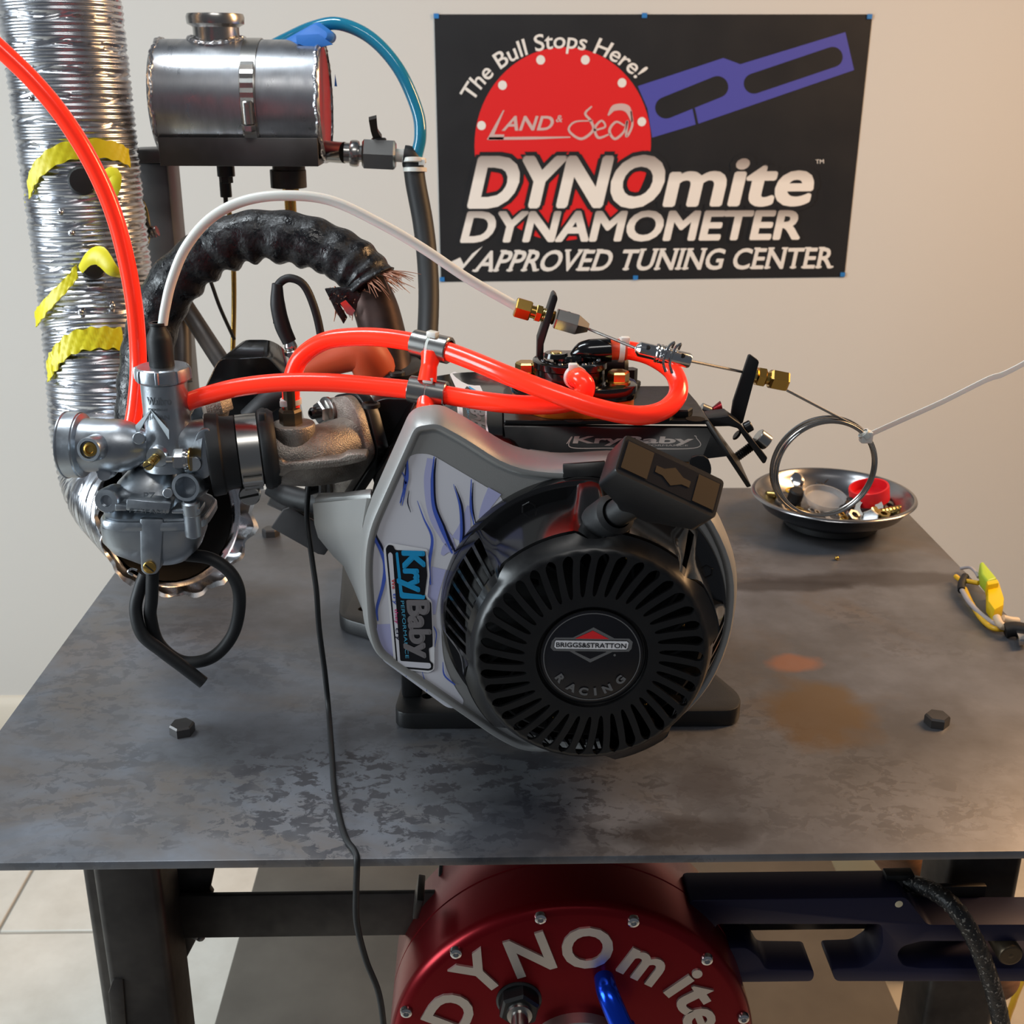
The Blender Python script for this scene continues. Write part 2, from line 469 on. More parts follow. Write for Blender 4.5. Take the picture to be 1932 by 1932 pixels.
# ================================================================ steel table
XL, XR, YF, YB = -.367, .4885, .6213, 1.3286
PT = .0062
table = thing('steel_table', 'dark steel plate table with square tube legs under the engine', 'table', ((XL+XR)/2, (YF+YB)/2, 0))
STAINS = [(.268, .880, .028, .018, (166, 104, 62), .55), (.262, .80, .05, .06, (106, 84, 52), .8),
          (.40, 1.055, .16, .022, (66, 62, 62), .75), (.27, 1.04, .13, .016, (60, 57, 58), .8), (.17, 1.07, .10, .03, (58, 56, 58), .7),
          (.02, .648, .06, .05, (40, 42, 50), .75), (.14, .645, .05, .02, (58, 54, 55), .7), (.16, .70, .03, .035, (66, 60, 60), .5)]
b = B(); box(b, ((XL+XR)/2, (YF+YB)/2, TZ-PT/2), (XR-XL, YB-YF, PT), bev=.0008)
part('tabletop', b, table_mat(), table)
def leg(x0, x1, y0, y1):
    b = B(); z1 = TZ-PT
    for sx, sy in ((0, 0),):
        box(b, ((x0+x1)/2, (y0+y1)/2, z1/2), (x1-x0, y1-y0, z1), bev=.006, seg=3)
    part('leg', b, 'dark_steel', table)
leg(-.281, -.233, .70, .748); leg(.371, .430, .760, .815); leg(-.364, -.316, .885, .933); leg(.452, .488, .94, .985)
b = B(); box(b, (.068, .742, TZ-.142), (.65, .005, .040), bev=.001); part('crossbar', b, 'dark_steel', table)
# gusset plate of the left leg and its weld beads
b = B()
prism(b, [PY(300, 1640, .752), PY(404, 1640, .752), PY(396, 1678, .752), PY(402, 1686, .752), PY(372, 1770, .752), PY(352, 1808, .752), PY(333, 1809, .752), PY(300, 1809, .752)], (0, .006, 0), bev=.001)
part('gusset', b, 'dark_steel', table)
b = B()
for p, r in (((383, 1712), .0045), ((388, 1722), .004), ((370, 1762), .0045), ((378, 1767), .004)):
    bmesh.ops.create_icosphere(b, subdivisions=2, radius=r, matrix=Matrix.Translation(PY(*p, .751)))
part('weld', b, 'mill_steel', table)
b = B(); prism(b, [PY(212, 1850, .698), PY(204, 1874, .698), PY(212, 1960, .698), PY(240, 1960, .698), PY(232, 1850, .698)], (0, .03, 0), bev=.001); part('foot_bracket', b, 'dark_steel', table)
def hexbolt(x, y, r=.0095, h=.0085, a=.2):
    b = B(); hexa(b, (x, y, TZ-.0003), (0, 0, 1), r, h, x=(math.cos(a), math.sin(a), 0)); part('bolt_head', b, 'mill_steel', table, smooth=20)
hexbolt(-.2275, .776, a=.35); hexbolt(.351, .779, a=.75); hexbolt(-.228, 1.180, a=.1)
b = B(); box(b, (.0915, 1.18, TZ-.60), (.827, .78, .012), bev=.004); part('lower_shelf', b, 'shelf_grey', table)
# dark block seen behind the drum under the top
b = B(); box(b, PY(852, 1655, .77), (.02, .03, .03), bev=.002); part('mount_block', b, 'black_powder', table)

# ---------------------------------------------------------------- things on the floor behind
b = B(); c = V((.700, 1.58, 0))
lathe(b, [(.14, 0), (.150, .01), (.172, .30), (.178, .31), (.178, .318), (.168, .318), (.146, .02), (.02, .016)], c, (0, 0, 1), 48)
bin_ = thing('plastic_bin', 'cream plastic bin on the tiles behind the right table leg', 'bin', c)
part('body', b, 'cream_plastic', bin_)
b = B(); lathe(b, [(.174, .285), (.1815, .288), (.1815, .296), (.175, .299)], c, (0, 0, 1), 48, False, False); part('rim_band', b, 'cream_plastic', bin_)
b = B(); p0, p1 = PY(1698, 1612, 1.02), PY(1800, 1745, 1.02)
d = (p1-p0).normalized(); tube(b, [p0-d*.12, p1+d*.10], .026, 24, 1)
tb = single('cardboard_tube', b, 'cardboard', 'brown cardboard tube leaning under the right of the table top', 'tube')
b = B(); tube(b, [PY(1738, 1700, 1.30), PY(1734, 1775, 1.31), PY(1716, 1850, 1.32), PY(1692, 1932, 1.30), V((.57, 1.28, .004)), V((.50, 1.20, .0035)), V((.30, 1.0, .0035))], .003, 8)
single('hanging_cable', b, 'black_rubber', 'thin dark cord hanging in front of the cream bin', 'cord')
b = B(); tube(b, [PY(1960, 1760, 1.2), PY(1932, 1840, 1.2), PY(1912, 1890, 1.2), PY(1895, 1960, 1.2), V((.66, 1.1, .004)), V((.60, .95, .004))], .0042, 8)
single('yellow_cable', b, 'wire_yellow', 'yellow cord hanging beside the right table leg', 'cord')

# ================================================================ poster
WP = WY-.0012
def W(x, y, k=0): return PY(x, y, WP-.0003*k)
def zz(x, y): return (800+x/2.195, y/2.195)          # coordinates read off an enlarged view
def Z(x, y, k=0): return W(*zz(x, y), k)
poster = thing('poster', 'black dynamometer shop poster with red disc taped to the wall', 'poster', PY(1215, 532, WP))
b = B(); prism(b, [W(819, 27), W(1646, 27), W(1593, 523), W(832, 532)], (0, .0009, 0)); part('sheet', b, 'poster_black', poster)
cen = Z(575, 607, 1); rad = (Z(575, 195, 1)-cen).length
b = B(); flat(b, [cen+V((math.cos(2*PI*i/72)*rad*.955, 0, math.sin(2*PI*i/72)*rad)) for i in range(72)]); part('printed_disc', b, 'poster_red', poster)
b = B()
flat(b, [Z(*p, 2) for p in [(885, 357), (1240, 240), (1310, 266), (1745, 133), (1781, 290), (1140, 511), (945, 570), (925, 450)]])
part('printed_arm', b, 'poster_blue', poster)
b = B()
for (x0, y0), (x1, y1), r in (((1002, 446), (1215, 360), 45), ((1366, 346), (1692, 236), 42)):
    a = math.atan2(y1-y0, x1-x0); pts = []
    for i in range(13): t = a+PI/2+PI*i/12; pts.append((x0+r*math.cos(t), y0+r*math.sin(t)))
    for i in range(13): t = a-PI/2+PI*i/12; pts.append((x1+r*math.cos(t), y1+r*math.sin(t)))
    flat(b, [Z(*p, 3) for p in pts])
flat(b, [Z(*p, 3) for p in [(1112, 450), (1122, 448), (1136, 514), (1126, 518)]])
part('printed_slot', b, 'poster_black', poster)
for x, y in ((238, 520), (325, 353), (483, 248), (668, 248), (820, 343), (902, 504)):
    c = Z(x, y, 3); r = .0078; b = B()
    flat(b, [c+V((math.cos(i*PI/9)*r, 0, math.sin(i*PI/9)*r)) for i in range(18)])
    part('printed_rivet', b, 'ink_white', poster)
# slogan bent over the disc
b = B(); vs, fs = glyphs('The Bull Stops Here!', .012, .10, 0, 1.0)
x0 = min(v.x for v in vs); x1 = max(v.x for v in vs)
A0, A1, RB = math.radians(152.5), math.radians(43), 408.
nv = []
for v in vs:
    a = A0+(A1-A0)*(v.x-x0)/(x1-x0); r = RB+v.y/.729*70
    nv.append(b.verts.new(Z(575+r*math.cos(a)*1.02, 607-r*math.sin(a), 3)))
for q in fs:
    try: b.faces.new([nv[i] for i in q])
    except ValueError: pass
part('slogan_lettering', b, 'ink_white', poster)
def ztext(name, body, p0, p1, u0, u1, mat, bold, shear, k, fat=0.):
    b = B(); q = [zz(*p) for p in (p0, p1, u0, u1)]
    text(b, body, quadmap(*q, WP-.0003*k), bold, shear, 0, 1.0, fat=fat); part(name, b, mat, poster)
# shop name: slanted capitals and a thin script word
ztext('shop_lettering', 'L', (262, 575), (330, 575), (330, 452), (345, 452), 'poster_pink', .02, .0, 3)
ztext('shop_lettering', 'AND', (322, 540), (530, 538), (348, 478), (545, 478), 'poster_pink', .02, .0, 3)
ztext('shop_lettering', '&', (545, 505), (572, 505), (552, 475), (579, 475), 'poster_pink', .01, .0, 3)
b = B(); f = lambda x, y: Z(x, y, 3)
stroke(b, [(268, 574), (440, 572), (606, 568)], [12, 12, 5], f)
stroke(b, [(695, 440), (668, 470), (690, 500), (700, 540), (650, 575), (600, 540), (625, 505), (700, 500)], [6, 10, 11, 11, 11, 9, 7, 4], f)
stroke(b, [(706, 540), (750, 525), (735, 500), (708, 530), (722, 570), (770, 555)], [8, 8, 8, 11, 11, 6], f)
stroke(b, [(830, 520), (795, 505), (768, 540), (790, 575), (828, 545), (842, 500), (838, 565), (862, 520), (858, 460)], [7, 9, 11, 11, 9, 9, 10, 9, 7], f)
stroke(b, [(762, 478), (790, 446), (840, 450), (862, 505)], [6, 26, 30, 6], f)
part('shop_script', b, 'poster_pink', poster)
DQ = ('DYNO', (190, 853), (962, 849), (237, 644), (1012, 641)); MQ = ('mite', (998, 849), (1588, 844), (1046, 640), (1638, 636))
for t in (DQ, MQ):
    ztext('title_outline', *t, 'poster_black', .0, .0, 4, .105)
    ztext('title_lettering', *t, 'poster_grad', .0, .0, 5, .042 if t is DQ else .030)
SQ = ('DYNAMOMETER', (156, 1000), (1550, 987), (188, 873), (1576, 868))
ztext('subtitle_outline', *SQ, 'poster_black', .0, .0, 4, .098)
ztext('subtitle_lettering', *SQ, 'poster_grad2', .0, .0, 5, .036)
ztext('trademark_lettering', 'TM', (1622, 678), (1656, 677), (1622, 660), (1656, 659), 'ink_white', .0, .0, 5)
b = B(); f = quadmap(zz(207, 1124), zz(1686, 1109), zz(245, 1036), zz(1702, 1022), WP-.0015)
text(b, 'APPROVED TUNING CENTER', f, 0, fat=.022)
vs, fs = glyphs('APPROVED TUNING CENTER', 0)
x0 = min(v.x for v in vs); x1 = max(v.x for v in vs)
def serifs():                                       # slab feet and heads for the stems of each capital
    w = 0; body = 'APPROVED TUNING CENTER'
    for i in range(len(body)):
        if body[i] == ' ': continue
        pre = glyphs(body[:i+1], 0)[0]; e = max(v.x for v in pre)
        one = glyphs(body[i], 0)[0]; wd_ = max(v.x for v in one)-min(v.x for v in one); s = e-wd_
        ch = body[i]; feet, heads = [], []
        if ch in 'AT': feet = [.06, .94] if ch == 'A' else [.5]
        elif ch in 'PRFED': feet = [.1]; heads = [.1]
        elif ch in 'UVNI': heads = [.1, .9]
        if ch == 'R': feet = [.1, .92]
        if ch == 'N': feet = [.1]
        if ch == 'I': feet = [.5]; heads = [.5]
        for row, v0, v1 in ((feet, 0, .09), (heads, .91, 1.0)):
            for p in row:
                c = (s+wd_*p-x0)/(x1-x0); h = .0088
                flat(b, [f(c-h, v0), f(c+h, v0), f(c+h, v1), f(c-h, v1)])
serifs()
part('tagline_lettering', b, 'ink_white', poster)
b = B(); flat(b, [Z(*p, 5) for p in [(108, 1086), (150, 1066), (164, 1094), (200, 1050), (243, 1020), (205, 1064), (152, 1124), (134, 1122)]]); part('check_mark', b, 'ink_white', poster)
for x, y in ((823, 30), (1216, 29), (1641, 31), (834, 527), (1199, 524), (1590, 518)):
    b = B(); box(b, W(x, y, 7), (.009, .0006, .008)); part('tape_tab', b, 'tape_tab', poster)
# ================================================================ fuel tank on its post
TY = 1.20
tank = thing('fuel_tank', 'welded aluminium fuel tank on a dark steel cradle and post', 'tank', PY(300, 700, 1.27))
xl, xr = PY(305, 190, TY).x, PY(616, 190, TY).x
tc_ = PY(460, 192, TY-.02); TR = .0555; tcen = V((0, TY, tc_.z))
b = B(); lathe(b, [(TR-.003, 0), (TR, .003), (TR, xr-xl-.003), (TR-.003, xr-xl)], (xl, tcen.y, tcen.z), (1, 0, 0), 64, True, False)
part('shell', b, 'welded_alu', tank)
b = B(); lathe(b, [(.0005, 0), (TR-.004, 0), (TR-.004, -.004)], (xr-.002, tcen.y, tcen.z), (1, 0, 0), 48, False, False)
part('end_plate', b, M('end_red', (176, 60, 70), metal=.55, rough=.35, col2=(150, 120, 124), scale=30, lo=.5, hi=.75), tank, 'dull red end plate')
for x in (xl+.004, xr-.003):
    b = B(); n = 120; L = []
    for i in range(n):
        a = 2*PI*i/n; wob = .0016+.0005*math.sin(i*2.1)
        c = V((x+.0008*math.sin(i*.7), tcen.y+(TR-.0005)*math.cos(a), tcen.z+(TR-.0005)*math.sin(a)))
        rad_ = V((0, math.cos(a), math.sin(a)))
        L.append([c+rad_*(wob*1.3*math.cos(t))+V((1, 0, 0))*(wob*1.4*math.sin(t)) for t in [2*PI*k/8 for k in range(8)]])
    loft(b, L+[L[0]], False, False); bmesh.ops.remove_doubles(b, verts=b.verts, dist=1e-6)
    part('weld_bead', b, 'weld_bead', tank)
# filler neck
nx = PY(411, 100, TY).x; zt = tcen.z+TR
nz0, nz1 = zt-.006, PY(411, 26, TY).z
b = B(); h = nz1-nz0
lathe(b, [(.0215, 0), (.0215, h-.012), (.0225, h-.011), (.0265, h-.009), (.0272, h-.003), (.026, h), (.0225, h), (.021, h-.002), (.0195, h-.02)], (nx, TY, nz0), (0, 0, 1), 40, False, False)
part('filler_neck', b, 'steel', tank)
b = B(); lathe(b, [(.0001, 0), (.0205, 0)], (nx, TY, nz1-.018), (0, 0, 1), 32, False, False); part('neck_bore', b, 'shade_black', tank)
b = B(); L = []
for i in range(72):
    a = 2*PI*i/72; yy = .0235*math.sin(a); zc = tcen.z+math.sqrt(TR*TR-yy*yy)
    c = V((nx+.0235*math.cos(a), TY+yy, zc)); rad_ = V((math.cos(a), math.sin(a), 0)); w = .0034+.0005*math.sin(i*2.2)
    L.append([c+rad_*(w*1.3*math.cos(t))+V((0, 0, 1))*(w*math.sin(t)) for t in [2*PI*k/8 for k in range(8)]])
loft(b, L+[L[0]], False, False); bmesh.ops.remove_doubles(b, verts=b.verts, dist=1e-6); part('weld_bead', b, 'weld_bead', tank)
# worm clamp round the shell
bx = PY(467, 190, TY-.055).x
b = B(); lathe(b, [(TR+.0004, -.0075), (TR+.0014, -.0072), (TR+.0014, .0072), (TR+.0004, .0075)], (bx, tcen.y, tcen.z), (1, 0, 0), 64, False, False); clamp = part('band_clamp', b, 'steel', tank)
def on_shell(deg, r): return V((bx, tcen.y-r*math.cos(math.radians(deg)), tcen.z+r*math.sin(math.radians(deg))))
b = B(); L = []
for i in range(19):                                  # slotted tail of the band
    d0 = 38-i*4.2; L.append([on_shell(d0, TR+.0016)+V((-.006, 0, 0)), on_shell(d0, TR+(.0036 if i % 2 else .0026))+V((-.006, 0, 0)), on_shell(d0, TR+(.0036 if i % 2 else .0026))+V((.006, 0, 0)), on_shell(d0, TR+.0016)+V((.006, 0, 0))])
loft(b, L); part('band_tail', b, 'steel', clamp, smooth=10)
b = B(); p0, p1 = on_shell(2, TR+.0052), on_shell(-18, TR+.0055); cyl(b, p0, p1, .0056, 20, bev=.001); part('worm_housing', b, 'steel', clamp)
b = B(); hexa(b, p1+(p1-p0).normalized()*.0003, p1-p0, .0062, .006); part('clamp_screw', b, 'bright_steel', clamp, smooth=20)
# angle iron cradle, side tab and post
cz0, cz1 = PY(450, 313, 1.155).z, PY(450, 259, 1.155).z
cxl, cxr = PY(302, 285, 1.155).x, PY(601, 285, 1.155).x
b = B()
prism(b, [V((cxl, 1.150, cz1)), V((cxl, 1.156, cz1)), V((cxl, 1.156, cz0+.006)), V((cxl, 1.244, cz0+.006)), V((cxl, 1.244, cz1)), V((cxl, 1.25, cz1)), V((cxl, 1.25, cz0)), V((cxl, 1.150, cz0))], (cxr-cxl, 0, 0), bev=.0008)
part('cradle', b, 'mill_steel', tank)
b = B(); prism(b, [PY(236, 283, 1.19), PY(303, 281, 1.19), PY(303, 308, 1.19), PY(236, 309, 1.19)], (0, .05, 0), bev=.002); part('side_tab', b, 'mill_steel', tank)
px0, px1 = PY(226, 330, 1.22).x, PY(318, 330, 1.22).x
b = B(); box(b, ((px0+px1)/2, 1.245, (TZ-.0+PY(250, 307, 1.22).z)/2+.0), (px1-px0, .05, PY(250, 307, 1.22).z-TZ), bev=.004); part('post', b, 'mill_steel', tank)
# fittings under the tank
def vfit(x, segs, Y=TY):
    b = B()
    for y0, y1, w, hx in segs:
        p, q = PY(x, y0, Y), PY(x, y1, Y); r = w*.5*1.27/2203
        if hx: hexa(b, q, V((0, 0, 1)), r*1.08, p.z-q.z)
        else: cyl(b, q, V((q.x, q.y, p.z)), r, 18, bev=.0005)
    return b
part('outlet_fitting', vfit(427, [(312, 333, 30, 0), (330, 345, 22, 1), (343, 372, 20, 0), (370, 392, 8, 0)]), 'black_satin', tank)
part('sight_boss', vfit(545, [(308, 322, 56, 0), (320, 354, 62, 0)]), 'dark_steel', tank)
part('outlet_fitting', vfit(549, [(352, 366, 26, 1), (364, 404, 20, 0)]), 'brass', tank)
# elbow and ball valve at the right end
b = B(); tube(b, [PY(612, 285, TY-.01), PY(632, 287, TY-.015), PY(650, 288, TY-.02)], .010, 20, 5); p = PY(650, 288, TY-.02); q = PY(678, 290, TY-.02)
cyl(b, p, q, .0095, 20); lathe(b, [(.0118, 0), (.0125, .002), (.0125, .006), (.0118, .008)], PY(661, 289, TY-.02), q-p, 20); part('elbow', b, 'steel', tank)
b = B(); vx0, vx1 = PY(684, 290, TY-.02), PY(747, 293, TY-.02); d = (vx1-vx0); X, Y_, Z_ = basis(d)
lathe(b, [(.0125, 0), (.0155, .002), (.0155, d.length-.002), (.0125, d.length)], vx0, d, 6, x=(0, -.5, 1)); cyl(b, vx0-d*.1, vx0, .008, 16)
valve = part('ball_valve', b, 'steel', tank, smooth=20)
b = B(); hb = PY(715, 268, TY-.02); cyl(b, hb-V((0, 0, .004)), hb+V((0, 0, .004)), .0072, 18, bev=.001)
tube(b, [hb+V((0, 0, .003)), PY(707, 248, TY-.025), PY(703, 222, TY-.03)], [.006, .0055, .0065], 4, 5, flat=.7); part('valve_handle', b, 'black_plastic', valve, smooth=25)
b = B(); cyl(b, PY(747, 293, TY-.02), PY(762, 294, TY-.02), .0062, 16); part('thread_tape', b, 'nylon_white', valve)
# hoses of the tank
b = B(); tube(b, path((762, 294, 1.18), (774, 297, 1.18), (780, 315, 1.18), (785, 350, 1.175), (798, 420, 1.165), (806, 490, 1.15), (809, 560, 1.13), (806, 640, 1.10), (800, 720, 1.06)), .0101, 16, 8)
single('rubber_fuel_hose', b, 'black_rubber', 'black rubber hose dropping from the ball valve behind the red hoses', 'hose')
b = B(); tube(b, path((505, 92, 1.235), (540, 74, 1.225), (590, 52, 1.21), (640, 45, 1.20), (700, 72, 1.195), (752, 130, 1.19), (786, 205, 1.185), (793, 255, 1.18), (785, 298, 1.18)), .0060, 16, 10)
single('blue_vent_tube', b, 'blue_tube', 'clear blue tube arching from the tank top to the valve', 'tube')
b = B()
for p, t, r in (((781, 303), (0, .2, 1), .0118), ((783, 320), (0, .1, 1), .0115)):
    lathe(b, [(r-.001, -.0022), (r, -.0018), (r, .0018), (r-.001, .0022)], PY(*p, 1.178), t, 20)
box(b, PY(796, 306, 1.172), (.006, .006, .005)); single('white_cable_tie', b, 'nylon_white', 'white cable ties on the hose joint at the valve', 'cable tie')
# crumpled blue painter's tape holding the tube on the tank
b = B()
p = [PY(522, 84, 1.205), PY(560, 62, 1.19), PY(600, 40, 1.185), PY(630, 62, 1.18), PY(628, 76, 1.178), PY(600, 88, 1.178), PY(560, 86, 1.178)]
top = rounded(p, .004, 3); cc = sum(top, V())/len(top)
loft(b, [[v+V((0, .022, -.001)) for v in top], top, [cc+(v-cc)*.75+V((0, -.004, .001)) for v in top]])
prism(b, [PY(558, 66, 1.178), PY(600, 64, 1.176), PY(628, 84, 1.174), PY(590, 92, 1.174), PY(560, 82, 1.176)], (0, .003, 0), bev=.0008)
prism(b, [PY(632, 140, 1.19), PY(636, 163, 1.19), PY(631, 163, 1.19)], (0, .001, 0))
single('blue_painters_tape', b, 'blue_tape', 'crumpled blue painters tape holding the tube on the tank', 'tape', smooth=25)
# lines under the tank
b = B(); tube(b, path((429, 388, 1.20), (437, 430, 1.20), (441, 520, 1.20), (441, 600, 1.20), (438, 700, 1.19)), .0026, 10, 6)
single('brass_fuel_line', b, 'brass', 'thin brass coloured line dropping from the tank behind the wrapped pipe', 'pipe')
b = B(); tube(b, path((372, 480, 1.16), (395, 525, 1.16), (415, 580, 1.16), (442, 640, 1.17)), .0019, 8, 6)
single('thin_black_wire', b, 'black_rubber', 'thin black wire slanting beside the brass line', 'wire')
b = B(); tube(b, path((549, 398, 1.20), (549, 412, 1.19), (540, 425, 1.17), (520, 440, 1.14)), .0032, 10, 6)
single('thin_black_line', b, 'black_rubber', 'short black line bending from the second tank fitting', 'pipe')
b = B(); tube(b, path((338, 560, 1.13), (380, 625, 1.11), (430, 702, 1.06)), .0085, 14, 4)
single('slanted_strut', b, 'dark_steel', 'dark round strut slanting down behind the valve cover', 'strut')
b = B(); cyl(b, PY(342, 560, 1.15), PY(346, 720, 1.12), .009, 16); single('upright_rod', b, 'mill_steel', 'grey upright rod behind the throttle boot', 'rod')
# ring hanging on the post
b = B(); c = PY(258, 425, 1.19); tube(b, [c+V((math.cos(a)*.010, .004*math.sin(a), math.sin(a)*.026)) for a in [2*PI*k/12 for k in range(12)]], .0035, 10, 4, closed=True)
ringo = thing('steel_ring', 'brassy steel ring hook bolted to the tank post', 'hook', c)
part('ring', b, 'gold_zinc', ringo)
b = B(); tube(b, path((236, 392, 1.20), (256, 400, 1.19), (272, 428, 1.185), (268, 445, 1.185)), .006, 10, 5); part('hook', b, 'black_satin', ringo)
b = B()
for k in range(6): cyl(b, PY(264+k*6, 444-k*1.5, 1.19), PY(267+k*6, 443-k*1.5, 1.19), .0058-.0004*(k % 2), 10)
part('thread', b, 'steel', ringo)

# ================================================================ flexible exhaust duct
duct = thing('flexible_duct', 'ribbed aluminium exhaust duct curving down behind the carburetor', 'duct', PY(300, 1045, 1.08))
DP = spline(path((85, -160, 1.13), (112, 0, 1.13), (150, 300, 1.125), (178, 520, 1.12), (196, 700, 1.10), (205, 820, 1.09), (232, 920, 1.065), (285, 965, 1.02), (330, 968, .985)), 60)
DF = frames(DP, x0=(1, 0, 0))
DR = .0525
ln = [0]
for a, c in zip(DP, DP[1:]): ln.append(ln[-1]+(c-a).length)
DL = ln[-1]
def duct_at(s):
    s = max(0, min(DL-1e-6, s)); i = 0; lo, hi = 0, len(ln)-1
    while hi-lo > 1:
        mid = (lo+hi)//2
        if ln[mid] <= s: lo = mid
        else: hi = mid
    t = (s-ln[lo])/(ln[lo+1]-ln[lo]); p = DP[lo].lerp(DP[lo+1], t); X, Y_, Z_ = DF[lo]
    return p, X, Y_, Z_
def duct_r(s, a):
    k = (s/.0052) % 1; big = (s/.0215+a/(2*PI)) % 1
    r = DR + .0007*math.cos(2*PI*k) + (-.0016 if big < .16 else 0)
    if s > DL*.86: r *= 1+.30*((s-DL*.86)/(DL*.14))**1.5
    return r
b = B(); n = 56; L = []
s = 0.
while s < DL-.002:
    p, X, Y_, Z_ = duct_at(s)
    L.append([p + (X*math.cos(a)+Y_*math.sin(a))*duct_r(s, a) for a in [2*PI*i/n for i in range(n)]]); s += .0013
loft(b, L, False, False); part('duct_wall', b, 'duct_foil', duct, smooth=60)
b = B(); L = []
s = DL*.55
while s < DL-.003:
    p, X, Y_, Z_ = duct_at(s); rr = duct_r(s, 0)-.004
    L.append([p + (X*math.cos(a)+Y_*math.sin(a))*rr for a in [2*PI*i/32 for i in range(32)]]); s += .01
loft(b, L, True, False); part('shade_lining', b, 'shade_black', duct)  # black inner tube added to paint the dark inside the duct
b = B(); p, X, Y_, Z_ = duct_at(DL-.003); L0, L1, L2, L3 = [], [], [], []
for i in range(140):                                 # torn, curled foil round the mouth
    a = 2*PI*i/140; d = X*math.cos(a)+Y_*math.sin(a); r = duct_r(DL-.003, a)
    k = .5+.5*math.sin(a*5+1)*math.sin(a*11+.4); q = math.sin(a*17)*.0018+random.uniform(-.0007, .0007)
    L0.append(p+d*(r-.001)); L1.append(p+d*(r+.0025+q)+Z_*.004); L2.append(p+d*(r+.004+q+.002*k)+Z_*(.006+.005*k)); L3.append(p+d*(r+.005+.006*k+q)+Z_*(.007+.004*k))
loft(b, [L0, L1, L2, L3], False, False); solid(b, .0006); part('torn_edge', b, 'duct_foil', duct, smooth=25)
# black rubber bungs in the duct wall
def nearest(px, py, Y=1.07):
    q = PY(px, py, Y); best = None
    for k in range(400):
        s = DL*k/400; p, X, Y_, Z_ = duct_at(s); x, y = project(p)
        d = (y-py)**2+(x-px)**2*.2
        if best is None or d < best[0]: best = (d, s)
    return best[1]
def front_angle(s, px):
    """angle round the duct whose surface point shows at photo column px on the near side"""
    p, X, Y_, Z_ = duct_at(s); best = None
    for i in range(180):
        a = 2*PI*i/180; q = p+(X*math.cos(a)+Y_*math.sin(a))*DR
        if (q-p).dot(CAM-p) < 0: continue
        d = abs(project(q)[0]-px)
        if best is None or d < best[0]: best = (d, a)
    return best[1]
for px, py, r in ((156, 334, .0125), (174, 496, .0115)):
    s = nearest(px, py); a = front_angle(s, px); p, X, Y_, Z_ = duct_at(s); d = X*math.cos(a)+Y_*math.sin(a)
    b = B(); lathe(b, [(r, -.002), (r, .006), (r-.002, .009), (.001, .0095)], p+d*DR, d, 24); part('bung', b, 'black_rubber', duct)
for k, (px, py) in enumerate(((113, 393), (136, 432), (62, 190), (210, 586), (152, 596))):
    s = nearest(px, py); a = front_angle(s, px); p, X, Y_, Z_ = duct_at(s); d = X*math.cos(a)+Y_*math.sin(a)
    b = B(); bmesh.ops.create_icosphere(b, subdivisions=2, radius=.003, matrix=Matrix.Translation(p+d*(DR+.0005))); part('rivet', b, 'bright_steel', duct)
# yellow tape strips tied round the duct
def tape(label, pts, w, wob=.0006, lift=.0022):
    """pts: photo points on the near side of the duct, joined by a strip hugging the wall"""
    S = [(nearest(x, y), x) for x, y in pts]; A = [front_angle(s, x) for s, x in S]
    P = spline([V((s, a, 0)) for (s, x), a in zip(S, A)], 12); b = B(); L = []
    for i, q in enumerate(P):
        row = []
        for k in range(5):
            s_ = q.x+w*(k/4-.5)+wob*math.sin(i*.9+k); p, X, Y_, Z_ = duct_at(s_)
            row.append(p+(X*math.cos(q.y)+Y_*math.sin(q.y))*(DR+lift+wob*.8*math.sin(i*1.3+k*2)))
        L.append(row)
    loft(b, L, False, False, closed=False); solid(b, .0012)
    return single('yellow_tape', b, 'yellow_tape', label, 'tape', smooth=50)
tape('yellow tape arched over the duct above the upper black bung', [(60, 355), (72, 322), (110, 290), (165, 279), (215, 285), (238, 296)], .016)
b = B(); LL = []
for q in spline(path((62, 335, 1.10), (54, 360, 1.10), (55, 390, 1.10), (67, 415, 1.10)), 4): LL.append([q+V((-.0035, 0, 0)), q+V((.0035, -.001, 0)), q+V((.0035, .001, .0005)), q+V((-.0035, .001, .0005))])
loft(b, LL); single('yellow_tape', b, 'yellow_tape', 'loose yellow tape hanging at the left edge of the duct', 'tape')
tape('slanted yellow tape strip below the lower black bung', [(78, 604), (92, 585), (122, 545), (150, 508)], .015, lift=.004)
tape('wide crinkled yellow tape band low on the duct', [(96, 700), (110, 672), (140, 652), (185, 645), (228, 648)], .019, .0011)
b = B(); tube(b, path((152, 508, 1.055), (168, 488, 1.045), (190, 484, 1.04), (214, 512, 1.035), (232, 520, 1.05)), [.004, .006, .009, .006, .004], 8, 6, flat=.3)
single('yellow_tape_bow', b, 'yellow_tape', 'knotted yellow tape bow over the lower black bung', 'tape')
b = B(); tube(b, path((196, 338, 1.055), (214, 330, 1.055), (212, 350, 1.055), (212, 372, 1.06)), [.006, .007, .008, .004], 6, 6, flat=.3)
single('yellow_tape_end', b, 'yellow_tape', 'folded yellow tape end beside the red hose on the duct', 'tape')
# ================================================================ the engine
eng = thing('engine', 'small black and silver kart engine with round recoil cover on the steel table', 'engine', (.065, .85, TZ))
AX, AZ = .0670, TZ+.1355            # crank axis
